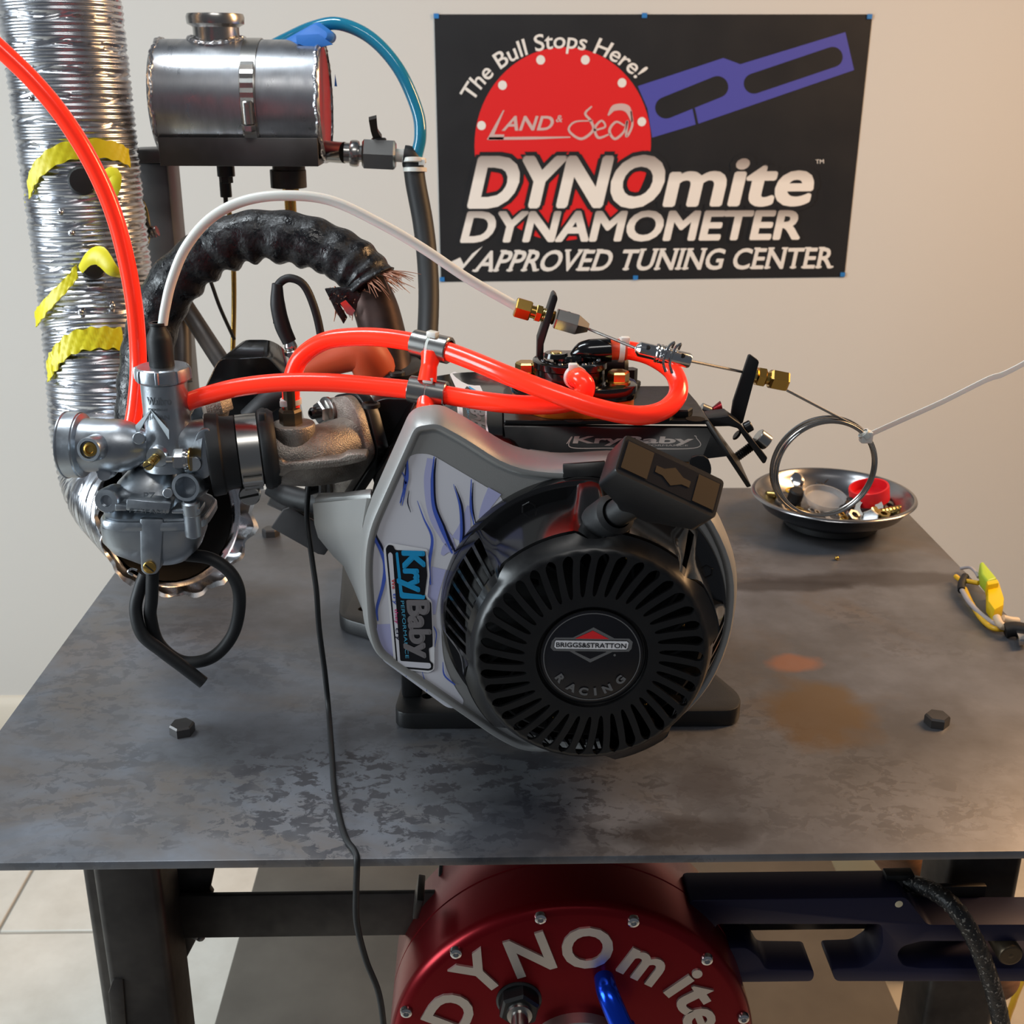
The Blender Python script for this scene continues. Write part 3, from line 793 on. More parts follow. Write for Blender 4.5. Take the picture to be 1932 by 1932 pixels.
# ---- mount plate
def pz(pts, z): return [V((x, y, TZ+z)) for x, y in pts]
out = rounded([V((x, y, 0)) for x, y in [(-.068, .777), (.196, .777), (.203, .80), (.176, .87), (.176, 1.0), (.10, 1.05), (-.10, 1.10), (-.139, 1.085), (-.128, .945), (-.095, .925), (-.062, .85)]], .014, 4)
b = B(); prism(b, [V((p.x, p.y, TZ+.0005)) for p in out], (0, 0, .014), bev=.0015)
cut = B()
for x, y in ((.166, .803), (-.043, .803), (-.108, .962)):
    cyl(cut, (x, y, TZ+.009), (x, y, TZ+.03), .0135, 24); cyl(cut, (x, y, TZ-.01), (x, y, TZ+.02), .0045, 12)
for x, y in ((.177, .838), ): cyl(cut, (x, y, TZ-.01), (x, y, TZ+.03), .0048, 14)
part('mount_plate', boolean(b, cut), 'black_powder', eng)
b = B(); box(b, (-.055, .815, TZ+.032), (.016, .03, .036), bev=.003); part('foot', b, 'black_powder', eng)
b = B(); box(b, (.13, .83, TZ+.024), (.04, .06, .02), bev=.003); part('foot', b, 'black_powder', eng)
# ---- crankcase
b = B(); o = rounded([V((x, 0, z)) for x, z in [(-.02, .03), (.135, .03), (.145, .10), (.135, .19), (.02, .205), (-.03, .16)]], .02, 4)
loft(b, [[V((p.x, .745, TZ+p.z)) for p in o], [V((p.x, .96, TZ+p.z)) for p in o]])
sharp_bevel(b, .004); part('crankcase', b, 'silver_paint', eng)
# ---- blower housing (silver shroud): outline from the front, pressed panel, rolled edges
SY = .700
sil = [(779, 800), (826, 793), (880, 822), (965, 878), (1060, 890), (1180, 880), (1290, 905), (1355, 985), (1393, 1080), (1388, 1190), (1345, 1300), (1265, 1380), (1150, 1420), (990, 1424), (940, 1400), (705, 1238), (690, 1190), (682, 1070), (690, 1000)]
sil = rounded([V((*p, 0)) for p in sil], [16, 16, 30, 60, 60, 60, 70, 70, 70, 70, 70, 70, 70, 40, 30, 45, 40, 60, 60], 4)
S2 = []
for p in sil:
    q = PY(p.x, p.y, SY); S2.append(V((q.x, q.z, 0)))
area = sum(a.x*c.y-c.x*a.y for a, c in zip(S2, S2[1:]+S2[:1]))
if area < 0: S2.reverse()
def so(d, y): return [V((p.x, y, p.y)) for p in offset2(S2, d)]
b = B()
loft(b, [so(-.0035, SY+.026), so(-.003, SY+.015), so(-.001, SY+.008), so(.0004, SY+.0028), so(.0020, SY+.0004), so(.0042, SY), so(.0058, SY+.0008), so(.0068, SY+.0028)], False, True)
part('blower_housing', b, 'silver_paint', eng)
b = B(); prism(b, [PY(988, 885, .705), PY(1000, 872, .708), PY(1038, 877, .708), PY(1062, 884, .708), PY(1062, 902, .700), PY(995, 899, .700)], (0, .03, 0), bev=.003); part('weld_lug', b, 'silver_paint', eng)
b = B(); prism(b, [PY(1062, 876, .703), PY(1142, 870, .703), PY(1142, 898, .699), PY(1062, 902, .699)], (0, .002, 0), bev=.0006)
part('rubber_strip', b, 'black_satin', eng)
b = B(); prism(b, rounded([PY(1295, 862, .712), PY(1338, 858, .712), PY(1345, 900, .712), PY(1310, 905, .712)], .008, 3), (0, .003, 0), bev=.0006); part('side_tab', b, 'black_satin', eng)
# side skin running back to the cylinder on the left
b = B()
Lc = [(590, 950), (593, 989), (600, 1014), (629, 1050), (648, 1068), (666, 1107), (690, 1165)]
Rc = [(692, 940), (684, 989), (684, 1014), (684, 1050), (684, 1080), (685, 1120), (694, 1190)]
rows = [[PY(*p, .80) for p in Lc], [PY(x*.55+u*.45, y*.55+w*.45, .770) for (x, y), (u, w) in zip(Lc, Rc)], [PY(*p, .722) for p in Rc]]
for r in rows[1:]: pass
pts = list(zip(*rows)); loft(b, [spline(c, 4) for c in pts], False, False, closed=False)
e0 = [PY(592, 944, .80), PY(600, 938, .800), PY(644, 938, .79), PY(692, 936, .74)]
solid(b, -.003); part('side_skin', b, 'silver_paint', eng, smooth=60)
b = B(); prism(b, [PY(592, 946, .803), PY(600, 938, .803), PY(646, 938, .79), PY(700, 930, .76), PY(700, 1010, .76), PY(620, 1000, .80), PY(597, 985, .803)], (0, .012, 0), bev=.003); part('side_skin', b, 'silver_paint', eng)
# control plates behind
b = B(); prism(b, [PY(*p, .87) for p in [(534, 962), (545, 958), (640, 1008), (612, 1048), (600, 1046), (511, 996)]], (0, .003, 0), bev=.0008); part('control_plate', b, 'mill_steel', eng)
b = B(); prism(b, [PY(*p, .885) for p in [(514, 930), (522, 935), (600, 968), (640, 990), (630, 1010), (503, 953)]], (0, .003, 0), bev=.0008); part('control_plate', b, 'steel', eng)
b = B(); tube(b, path((512, 915, .89), (545, 935, .885), (600, 948, .87), (660, 940, .85)), .009, 14, 6); part('breather_pipe', b, 'black_rubber', eng)
# ---- cylinder cowl (black sheet metal) and inner tin
b = B()
def cow(Y, k): return [PY(x, y, Y) for x, y in k]
prof = [(-.050, .125), (.150, .125), (.150, .185), (.036, .200), (.024, .243), (-.015, .243), (-.052, .237), (-.080, .188)]
o = rounded([V((x, z, 0)) for x, z in prof], .010, 4)
loft(b, [[V((p.x*.98, .722, TZ+p.y-.006)) for p in o], [V((p.x, .728, TZ+p.y)) for p in o], [V((p.x, .90, TZ+p.y+.006)) for p in o], [V((p.x*.9+.005, .935, TZ+p.y-.004)) for p in o]])
part('cylinder_cowl', b, 'black_gloss', eng, smooth=50)
b = B(); prism(b, rounded(path(*[(x, y, .85) for x, y in [(690, 772), (716, 752), (960, 750), (960, 900), (760, 950), (712, 935), (696, 880)]]), .006, 3), (0, .06, 0), bev=.002)
part('cylinder_shroud', b, 'black_satin', eng, smooth=50)
for px, py in ((748, 705), (722, 735), (700, 765)):
    b = B(); c = PZ(px, py, .2495); lathe(b, [(.0065, -.001), (.0065, .0015), (.0045, .0022), (.0045, .0005), (.0001, .0005)], c, (0, 0, 1), 18); part('screw', b, 'dark_steel', eng)
b = B(); prism(b, rounded([PY(745, 672, .93), PY(762, 662, .93), PY(800, 668, .93), PY(806, 690, .93), PY(760, 700, .93)], .006, 3), (0, .02, 0), bev=.002); part('cowl_boss', b, 'black_gloss', eng)
# ---- valve cover
b = B()
f0 = [(350, 800), (386, 733), (413, 676), (508, 671), (545, 712), (566, 800)]; f1 = [(362, 800), (397, 733), (457, 641), (510, 641), (537, 657), (566, 800)]
A0 = rounded(path(*[(x, y, .93) for x, y in f0]), .006, 4); A1 = rounded(path(*[(x, y, .955) for x, y in f1]), .006, 4)
A00 = [p*1 for p in A0]; cc = sum(A0, V())/len(A0)
loft(b, [[cc+(p-cc)*.965+V((0, -.003, 0)) for p in A0], A0, [p+V((0, .006, 0)) for p in A0], A1, [p+V((0, .03, -.012)) for p in A1]])
part('valve_cover', b, 'black_gloss', eng, smooth=40)
b = B(); tube(b, path((470, 790, .90), (510, 755, .90), (556, 742, .905)), .009, 14, 6); part('breather_pipe', b, 'black_rubber', eng)
# ---- spark plug boot, exhaust stub and flange
b = B(); tube(b, path((575, 702, .90), (625, 680, .90), (672, 664, .90), (694, 674, .90), (712, 708, .905)), [.0095, .012, .0155, .0165, .0175], 20, 6)
part('plug_boot', b, 'boot_orange', eng)
b = B(); tube(b, path((690, 545, .965), (708, 580, .955), (722, 630, .94), (734, 690, .92), (738, 720, .91)), .0185, 24, 6)
part('exhaust_pipe', b, 'pipe_brown', eng)
b = B(); lathe(b, [(.026, 0), (.027, .002), (.027, .006), (.024, .008)], PY(735, 702, .915), (0, -.15, 1), 28); part('exhaust_flange', b, 'dark_steel', eng)
# ---- header wrap
b = B(); WPTS = path((701, 536, .960), (684, 512, .963), (640, 480, .968), (565, 452, .975), (470, 446, .98), (385, 482, .98), (322, 545, .98), (288, 620, .975), (272, 700, .965), (266, 790, .96), (274, 870, .965), (305, 935, .985), (315, 960, 1.02))
P = spline(WPTS, 14); F = frames(P); L = []; n = 40
for i, (p, (X, Y_, Z_)) in enumerate(zip(P, F)):
    rr = .0208*(1+.035*math.sin(i*.72)+.02*math.sin(i*.31+1))
    if i < 8: rr *= 1.03
    row = []
    for k in range(n):
        a = 2*PI*k/n; d = X*math.cos(a)+Y_*math.sin(a)
        under = max(0, -d.z)                        # ruckles on the inner bend
        q = rr*(1+.10*under*math.sin(i*.82)*(.25 if i < 30 or i > 84 else 1)+.012*math.sin(3*a+i*.4)); row.append(p+d*q)
    L.append(row)
loft(b, L, True, True); part('heat_wrap', b, 'wrap', eng, smooth=70)
b = B()
for k in range(70):                                   # frayed glass fibres at the cut end
    a = random.uniform(-1.2, 2.4); X, Y_, Z_ = F[0]
    p = P[0]+(X*math.cos(a)+Y_*math.sin(a))*.0185
    d = (-Z_*1.0+(X*math.cos(a)+Y_*math.sin(a))*random.uniform(.1, .9)+V((random.uniform(-.3, .5), random.uniform(-.3, .3), random.uniform(-.3, .4))))
    q = p+d*random.uniform(.008, .017); tube(b, [p-d*.004, (p+q)/2+V((0, 0, .001)), q], [.0005, .0004, .00015], 4, 2)
for k in range(40):
    p = PY(random.uniform(620, 690), random.uniform(540, 585), .945); q = p+V((random.uniform(-.004, .008), -.002, random.uniform(-.010, .002)))
    tube(b, [p, q], [.0007, .0003], 4, 1)
part('frayed_fibres', b, 'copper_fibre', eng, kind='stuff')
b = B(); prism(b, [PY(*p, .943) for p in [(612, 545), (668, 540), (690, 572), (660, 590), (640, 575), (655, 600), (648, 612), (632, 585)]], (0, .004, 0), bev=.0008); part('wrap_flap', b, 'wrap', eng)
b = B(); prism(b, [PY(*p, .935) for p in [(642, 572), (652, 566), (670, 586), (664, 596), (654, 592)]], (0, .001, 0)); part('foil_flap', b, 'bright_steel', eng)
# ---- egt probe
b = B(); tube(b, path((523, 610, .90), (521, 560, .90), (527, 535, .90), (548, 525, .90), (575, 540, .90), (596, 590, .90), (608, 650, .90), (612, 700, .90)), .0032, 10, 8); probe = single('probe_wire', b, 'black_rubber', 'thin black sensor wire looped above the orange plug boot', 'wire')
b = B(); tube(b, path((523, 535, .898), (524, 575, .898), (533, 615, .898), (546, 645, .898)), [.0040, .0058, .0062, .0056], 12, 5); part('heat_shrink', b, 'black_rubber', probe)
b = B(); tube(b, path((545, 640, .897), (549, 655, .897), (552, 672, .897), (556, 695, .897)), [.0036, .0052, .0030, .0034], 12, 5); part('probe_tip', b, 'bright_steel', probe)
b = B(); lathe(b, [(.0045, 0), (.006, .001), (.006, .004), (.0045, .005)], PY(550, 660, .897), PY(552, 672, .897)-PY(549, 655, .897), 6); part('probe_nut', b, 'bright_steel', probe, smooth=20)
# ---- intake manifold with flange
man = thing('intake_manifold', 'rough cast intake manifold bolted beside the silver shroud', 'manifold', PY(620, 930, .83))
Y0 = .81
b = B(); tube(b, path((496, 852, Y0), (560, 860, Y0), (605, 858, Y0+.005), (655, 846, Y0+.022)), [.0215, .0220, .0222, .0235], 32, 6)
part('runner', b, 'cast_alu', man, smooth=60)
b = B(); c = PY(553, 800, Y0-.004); lathe(b, [(.0150, .0005), (.0158, -.001), (.0152, -.008), (.0130, -.022)], c, (0, 0, 1), 20, x=(1, .25, 0)); part('fuel_boss', b, 'cast_alu', man)
b = B(); prism(b, [PY(*p, Y0-.026) for p in [(503, 872), (530, 866), (538, 874), (640, 866), (655, 858), (692, 856), (694, 868), (676, 874), (640, 882), (550, 890), (535, 900), (505, 898)]], (0, .014, 0), bev=.002); part('casting_rib', b, 'cast_alu', man)
fn = V((-.78, -.62, .06)).normalized(); fo = PY(655, 842, Y0+.022)
ft = (V((0, 0, 1)).cross(fn)).normalized(); fu = fn.cross(ft)
if ft.x < 0: ft = -ft
def fl(px, py):               # photo point dropped on the flange plane
    d = ray(px, py); return CAM+d*((fo-CAM).dot(fn)/d.dot(fn))
fp = rounded([fl(*p) for p in [(612, 752), (652, 746), (672, 775), (692, 850), (690, 866), (640, 944), (612, 935), (596, 905), (600, 800)]], .006, 4)
b = B(); prism(b, fp, -fn*.008, bev=.0012); part('flange', b, 'cast_alu', man)
b = B(); cc = sum(fp, V())/len(fp); prism(b, [cc+(p-cc)*1.05-fn*.0085 for p in fp], -fn*.010, bev=.001); part('gasket_block', b, 'black_satin', man)
for px, py in ((620, 776), (613, 918)):
    p = fl(px, py); b = B(); lathe(b, [(.0112, .0002), (.0112, .0022), (.0085, .003)], p, fn, 24); hexa(b, p+fn*.002, fn, .0088, .0075); nut = part('nut', b, 'steel', man, smooth=20)
    b = B(); lathe(b, [(.0045, .006), (.0045, .0145), (.0030, .016), (.0022, .0155), (.0022, .012), (.0001, .012)], p, fn, 16); part('stud', b, 'black_satin', nut)
b = B(); p = PY(549, 800, Y0-.004); hexa(b, p, (0, 0, 1), .0082, .0115); cyl(b, p+V((0, 0, .011)), p+V((0, 0, .030)), .0042, 14); part('hose_barb', b, 'label_bronze', man, smooth=20)

# ================================================================ recoil cover
CY0 = .694                                            # rim plane
def RP(r, a, y): return V((AX+r*math.cos(a), y, AZ+r*math.sin(a)))
def scoop(a):
    s = 0
    for c, w in ((116, 17), (22, 12), (206, 14), (296, 12), (66, 14)):
        d = abs((math.degrees(a)-c+180) % 360-180); t = max(0, min(1, (w+7-d)/7)); s = max(s, t*t*(3-2*t))
    return s
rec = part('recoil_cover', B(), 'black_gloss', eng)   # holds the pieces below
b = B(); N = 288; L = []
# rim lip and outer flange
prof = [(.0905, .712), (.0948, .710), (.0948, .699), (.0938, .6955), (.0915, .6945)]
loft(b, [[RP(r, 2*PI*i/N, y) for i in range(N)] for r, y in prof], False, False)
part('rim', b, 'black_gloss', rec, smooth=50)
# side wall with scoops: base radius and front shoulder follow the scoops, louvres cut through
def wall(a, t):            # t 0 at the rim, 1 at the face edge
    s = scoop(a); rb = .0915-.0098*s; rf = .0722+.0062*s
    y = .6945+(.6450-.6945)*(t if s < .01 else t)
    return RP(rb+(rf-rb)*t**1.15, a, y)
def louvre(a):
    d = math.degrees(a) % 360
    ok = (132 < d < 194) or (218 < d < 286) or (306 < d < 372) or (d < 12) or (32 < d < 56)
    return ok and scoop(a) < .02
b = B(); NS = 240; T = [0, .10, .18, .30, .45, .60, .74, .86, .93, 1.0]
vs = [[b.verts.new(wall(2*PI*(i-(.9*T[j]-.45)*0)/NS, T[j])) for i in range(NS)] for j in range(len(T))]
for j in range(len(T)-1):
    for i in range(NS):
        a = 2*PI*(i+.5)/NS
        if louvre(a) and 2 <= j <= 6 and i % 4 in (0, 1, 2): continue
        k = (i+1) % NS; b.faces.new((vs[j][i], vs[j][k], vs[j+1][k], vs[j+1][i]))
# flat floor of the scoops joins the wall foot to the rim
v2 = [b.verts.new(RP(.0915, 2*PI*i/NS, .6945)) for i in range(NS)]
for i in range(NS):
    k = (i+1) % NS
    try: b.faces.new((v2[i], v2[k], vs[0][k], vs[0][i]))
    except ValueError: pass
bmesh.ops.remove_doubles(b, verts=b.verts, dist=1e-5)
solid(b, .0022); part('side_wall', b, 'black_gloss', rec, smooth=40)
# front face: radial slots with rounded ends, slight swirl
NSL = 38
def face_y(r): return .6372 if r < .041 else .6372+.0008*((r-.041)/.03)+(0 if r < .0685 else .0040*((r-.0685)/.0030)**2)
radii = [(.0345, 0), (.0410, 0), (.0416, .10), (.0428, .16), (.045, .20), (.050, .235), (.055, .265), (.060, .29), (.0645, .31), (.0665, .26), (.0680, .15), (.0687, 0), (.0698, 0), (.0712, 0)]
b = B(); rows = []
for r, w in radii:
    sw = -.10*(r-.041)/.03
    row = []
    for i in range(NSL):
        a0 = 2*PI*(i+.5)/NSL+sw; h = 2*PI/NSL
        row += [RP(r, a0-w*h, face_y(r)), RP(r, a0+w*h, face_y(r))]
        row += [RP(r, a0+w*h+(1-2*w)*h*.5, face_y(r))]
    rows.append([b.verts.new(p) for p in row])
for (ra, wa), (rb_, wb), A, Bb in zip(radii, radii[1:], rows, rows[1:]):
    M3 = len(A)
    for i in range(M3):
        j = (i+1) % M3
        if i % 3 == 0 and (wa > 0 or wb > 0): continue
        b.faces.new((A[i], A[j], Bb[j], Bb[i]))
# shoulder to the side wall
last = rows[-1]; N3 = len(last); sh = []
for v in last:
    a = math.atan2(v.co.z-AZ, v.co.x-AX); q = wall(a, 1.0); sh.append(b.verts.new(q))
for i in range(N3):
    j = (i+1) % N3; b.faces.new((last[i], last[j], sh[j], sh[i]))
bmesh.ops.remove_doubles(b, verts=b.verts, dist=1e-5)
solid(b, .0025); part('slotted_face', b, 'black_satin', rec, smooth=40)
# hub with stepped rings
b = B(); loft(b, [[RP(r, 2*PI*i/96, y) for i in range(96)] for r, y in [(.036, .6400), (.0352, .6368), (.0335, .6362), (.0328, .6375), (.0318, .6378), (.0314, .6362)]], False, True)
part('hub', b, 'black_satin', rec, smooth=40)
# flywheel screen seen through the slots
b = B(); lathe(b, [(.02, 0), (.074, 0), (.078, .006), (.078, .03)], (AX, .668, AZ), (0, 1, 0), 48); part('flywheel', b, 'shade_black', eng)
b = B()
for i in range(20):
    a = 2*PI*i/20+.1; p = RP(.050, a, .6655); q = RP(.076, a+.22, .6655); prism(b, [p, q, q+V((0, -.008, 0)), p+V((0, -.008, 0))], V((math.sin(a), 0, -math.cos(a)))*.002)
part('flywheel_fins', b, 'black_satin', eng)
b = B()
for i in range(6):
    p = RP(.06, 1.2+i*1.05, .659); bmesh.ops.create_icosphere(b, subdivisions=1, radius=.0012, matrix=Matrix.Translation(p))
part('grit', b, 'brass', eng, kind='stuff')
b = B(); lathe(b, [(.0925, 0), (.0925, .0015)], (AX, .7000, AZ), (0, 1, 0), 64); part('shade_backing', b, 'shade_black', eng)  # added black disc, stands in for shade behind the louvres
for deg in (116, 22, 206, 296):
    a = math.radians(deg); p = RP(.0845, a, .6945); b = B(); lathe(b, [(.0055, .001), (.0055, -.0018), (.0048, -.003), (.0040, -.003), (.0038, -.001), (.0001, -.001)], p, (0, 1, 0), 6); part('screw', b, 'black_satin', rec, smooth=20)
# badge
EY = .6358
b = B(); loft(b, [[RP(r, 2*PI*i/96, y) for i in range(96)] for r, y in [(.0308, .6372), (.0308, EY+.0002), (.0304, EY)]], False, True); badge = part('badge', b, 'sticker_black', eng, 'round black maker badge with silver ring')
b = B(); loft(b, [[RP(r, 2*PI*i/128, EY-.0002) for i in range(128)] for r in (.0298, .0292)], False, False); part('badge_ring', b, 'steel', badge)
def EM(x, y, k=0): return PY(820+x/3.018, 800+y/3.018, EY-.0002-.00025*k)
def emb(name, pts, k, mat):
    b = B(); flat(b, [EM(*p, k) for p in pts]); part(name, b, mat, badge)
emb('emblem', [(905, 1158), (1025, 1221), (1108, 1222), (1128, 1241), (1121, 1280), (1106, 1296), (1012, 1298), (886, 1358), (768, 1294), (676, 1291), (660, 1273), (668, 1236), (686, 1216), (788, 1216)], 0, 'steel')
emb('emblem_red', [(901, 1177), (994, 1225), (800, 1222)], 1, 'ink_red')
emb('emblem_black', [(798, 1296), (980, 1298), (886, 1338)], 1, 'sticker_black')
emb('emblem_bar_edge', [(690, 1229), (1096, 1235), (1108, 1245), (1103, 1277), (1092, 1287), (690, 1282), (678, 1271), (682, 1240)], 1, 'sticker_black')
emb('emblem_bar', [(691, 1232), (1095, 1238), (1105, 1247), (1100, 1275), (1090, 1284), (692, 1279), (681, 1269), (685, 1241)], 2, 'sticker_white')
b = B(); e = lambda x, y: (820+x/3.018, 800+y/3.018)
text(b, 'BRIGGS&STRATTON', quadmap(e(692, 1269), e(1091, 1276), e(692, 1242), e(1093, 1249), EY-.0012), .02); part('badge_lettering', b, 'sticker_black', badge)
emb('emblem_dot', [(1025+7*math.cos(i*PI/6), 1316+7*math.sin(i*PI/6)) for i in range(12)], 1, 'steel')
for ch, dg in zip('RACING', (217, 240, 259, 276.5, 295, 319)):
    b = B(); vs, fs = glyphs(ch, .05); w = max(v.x for v in vs); x0 = min(v.x for v in vs); cxx = (w+x0)/2
    a = math.radians(dg); rad_ = V((math.cos(a), 0, math.sin(a))); tan = V((-math.sin(a), 0, math.cos(a))); o = RP(.0262, a, EY-.0006)
    nv = [b.verts.new(o-rad_*(v.y*.0068)+tan*((v.x-cxx)*.0078)) for v in vs]
    for q in fs:
        try: b.faces.new([nv[i] for i in q])
        except ValueError: pass
    part('badge_lettering', b, 'steel', badge)
# ---- pull handle
gp = PY(1150, 978, .655)
b = B(); hn = (PY(1240, 915, .612)-gp).normalized(); lathe(b, [(.0135, -.012), (.0135, .004), (.0125, .008), (.0095, .010), (.0095, .004)], gp, hn, 28); part('rope_guide', b, 'black_rubber', rec)
hd = part('pull_handle', B(), 'black_plastic', eng)
HY = .612
A_, B_, C_, D_ = PY(1166, 832, HY+.004), PY(1356, 921, HY+.004), PY(1358, 966, HY-.004), PY(1171, 878, HY-.004)
LX = ((B_-A_)+(C_-D_)).normalized(); LW = ((A_-D_)+(B_-C_)); LW = (LW-LX*LW.dot(LX)).normalized(); LN = LX.cross(LW).normalized()
if LN.dot(hn) < 0: LN = -LN
# tilt the label face so that its normal looks along the rope
LN = (hn - LX*hn.dot(LX)).normalized(); LW = LN.cross(LX).normalized()
if LW.z < 0: LW = -LW
hc = (A_+B_+C_+D_)/4; HL = (PY(1358, 944, HY)-PY(1168, 855, HY)).length
def HP(u, w, n): return hc+LX*u+LW*w+LN*n
b = B(); L = []
for n_, hl, hw in ((-.042, .011, .0095), (-.036, .015, .0105), (-.030, HL*.34, .0115), (-.0225, HL*.495, .012), (0, HL*.5, .0125)):
    L.append(rounded([HP(-hl, -hw, n_), HP(hl, -hw, n_), HP(hl, hw, n_), HP(-hl, hw, n_)], .003, 4))
L.append([hc+(p-hc)*.985+LN*.001 for p in L[-1]])
loft(b, L); part('grip', b, 'black_plastic', hd, smooth=40)
b = B(); cyl(b, gp+hn*.004, HP(0, 0, -.030), .0085, 24); part('stem', b, 'black_rubber', hd)
b = B(); hl, hw = HL*.47, .0095; flat(b, [HP(-hl, -hw, .0013), HP(hl, -hw, .0013), HP(hl, hw, .0013), HP(-hl, hw, .0013)]); part('label_plate', b, 'sticker_black', hd)
for u0, u1 in ((-hl+.001, -hl*.43), (hl*.52, hl-.001)):
    b = B(); flat(b, [HP(u0, -hw+.0008, .0017), HP(u1, -hw+.0008, .0017), HP(u1, hw-.0008, .0017), HP(u0, hw-.0008, .0017)]); part('label_panel', b, 'label_bronze', hd)
b = B(); k = hl*.36; cu = hl*.04
flat(b, [HP(cu+u*k, w*hw*.62, .0017) for u, w in [(-1, -.35), (-.55, -.38), (0, -1), (.55, -.38), (1, -.35), (1, .35), (.55, .38), (0, 1), (-.55, .38), (-1, .35)]]); part('label_emblem', b, 'label_bronze', hd)

# ---- decals on the shroud
DY = SY+.0028
def dk(k): return DY-.00022*k
st = [(711, 954), (765, 866), (782, 856), (812, 856), (945, 935), (952, 956), (905, 1000), (850, 1060), (836, 1130), (832, 1200), (838, 1255), (860, 1300), (876, 1322), (870, 1335), (846, 1337), (719, 1244), (711, 1168), (696, 1059), (694, 1003)]
sto = rounded([V((*p, 0)) for p in st], [24, 14, 14, 14, 14, 14, 30, 30, 30, 30, 30, 20, 10, 10, 12, 12, 20, 30, 20], 4)
b = B(); flat(b, [PY(p.x, p.y, dk(1)) for p in sto]); dec = part('shroud_decal', b, 'sticker_grey', eng, 'grey and blue flame decal with lettering')
def g1(x, y): return (660+x/3.22, 780+y/3.22)
def dstroke(name, strokes, k, mat, g=g1):
    for pts, ws in strokes:
        b = B(); stroke(b, [g(*p) for p in pts], [w/3.22 for w in ws], lambda x, y: PY(x, y, dk(k))); part(name, b, mat, dec)
dstroke('flame_print', [([(492, 275), (470, 420), (500, 620), (590, 760), (640, 860)], [46, 40, 40, 70, 20]), ([(880, 470), (830, 560), (800, 640)], [90, 60, 40]),
    ([(720, 560), (700, 680), (660, 770)], [14, 70, 90]), ([(210, 1280), (215, 1400), (240, 1490)], [90, 110, 60]), ([(540, 940), (505, 1100), (500, 1220)], [90, 70, 40]), ([(560, 860), (590, 820), (640, 800)], [20, 60, 40])], 2, 'flame_lilac')
dstroke('flame_print', [([(524, 270), (512, 400), (520, 560), (570, 690), (640, 840)], [6, 16, 20, 24, 10]), ([(184, 610), (158, 665), (155, 735), (190, 800), (215, 860)], [6, 12, 16, 14, 4]),
    ([(748, 420), (745, 560), (765, 670)], [5, 12, 6]), ([(640, 440), (680, 560), (690, 700), (685, 800)], [3, 14, 18, 14]), ([(360, 470), (352, 540), (370, 600)], [3, 8, 3]), ([(345, 280), (330, 420), (310, 560)], [4, 8, 3])], 3, 'flame_dark')
dstroke('flame_print', [([(512, 262), (500, 400), (508, 560), (555, 690), (622, 850)], [6, 16, 20, 26, 10]), ([(178, 600), (150, 660), (146, 740), (190, 840), (215, 930), (200, 1050), (165, 1180), (170, 1260)], [6, 12, 16, 18, 26, 20, 16, 8]),
    ([(738, 400), (735, 560), (755, 680)], [5, 14, 6]), ([(630, 430), (668, 560), (678, 700), (672, 790)], [3, 12, 16, 14]), ([(310, 340), (340, 420), (318, 560)], [3, 12, 4]), ([(350, 265), (345, 400), (305, 545)], [6, 22, 6]),
    ([(410, 530), (450, 640), (500, 760), (480, 920), (490, 1040)], [3, 8, 16, 22, 8]), ([(565, 1510), (575, 1590), (640, 1650)], [3, 10, 8]), ([(440, 1570), (460, 1640), (468, 1690)], [3, 6, 3]), ([(380, 1560), (355, 1580), (340, 1600)], [3, 6, 3]), ([(485, 1260), (525, 1330), (515, 1420)], [3, 6, 3])], 4, 'flame_blue')
def g2(x, y): return (640+x/3.717, 900+y/3.717)
def dpoly(name, pts, k, mat, r=2):
    b = B(); o = rounded([V((*g2(*p), 0)) for p in pts], r, 3); flat(b, [PY(p.x, p.y, dk(k)) for p in o]); part(name, b, mat, dec)
dpoly('logo_backing', [(310, 500), (345, 462), (400, 470), (620, 508), (635, 690), (618, 840), (650, 868), (668, 1190), (668, 1350), (630, 1372), (400, 1345), (385, 1320)], 5, 'sticker_white', 4)
dpoly('logo_outline', [(326, 500), (345, 474), (378, 480), (392, 512), (605, 520), (618, 690), (600, 825), (620, 868), (645, 880), (655, 1130), (655, 1190), (628, 1200), (635, 1290), (660, 1310), (655, 1350), (625, 1358), (420, 1340), (402, 1320)], 6, 'sticker_black', 3)
dpoly('logo_bar', [(342, 540), (358, 525), (374, 540), (428, 1290), (640, 1305), (645, 1335), (630, 1345), (425, 1328), (412, 1315)], 7, 'sticker_grey', 3)
dpoly('logo_bar', [(395, 530), (412, 525), (445, 810), (575, 825), (590, 832), (602, 825), (600, 858), (440, 852), (425, 840)], 7, 'kry_blue', 3)
def dtext(body, p0, p1, u0, u1, k, mat, bold=.02, name='logo_lettering'):
    b = B(); text(b, body, quadmap(g2(*p0), g2(*p1), g2(*u0), g2(*u1), dk(k)), 0, fat=bold); part(name, b, mat, dec)
dtext('Kry', (446, 524), (466, 800), (600, 528), (614, 800), 8, 'kry_blue', .05)
dtext('Baby', (480, 872), (512, 1262), (634, 872), (656, 1262), 8, 'sticker_midgrey', .05)
dtext('PERFORMANCE', (430, 868), (466, 1272), (455, 868), (490, 1272), 8, 'ink_cyan', .0)
dtext('We', (366, 716), (372, 785), (392, 716), (396, 785), 8, 'ink_red', .01)
dtext('try', (376, 815), (384, 895), (402, 815), (408, 895), 8, 'flame_blue', .01)
dtext('they', (388, 925), (396, 1030), (412, 925), (420, 1030), 8, 'ink_pink', .01)
dtext('cry', (396, 1060), (404, 1145), (424, 1060), (430, 1145), 8, 'flame_dark', .01)
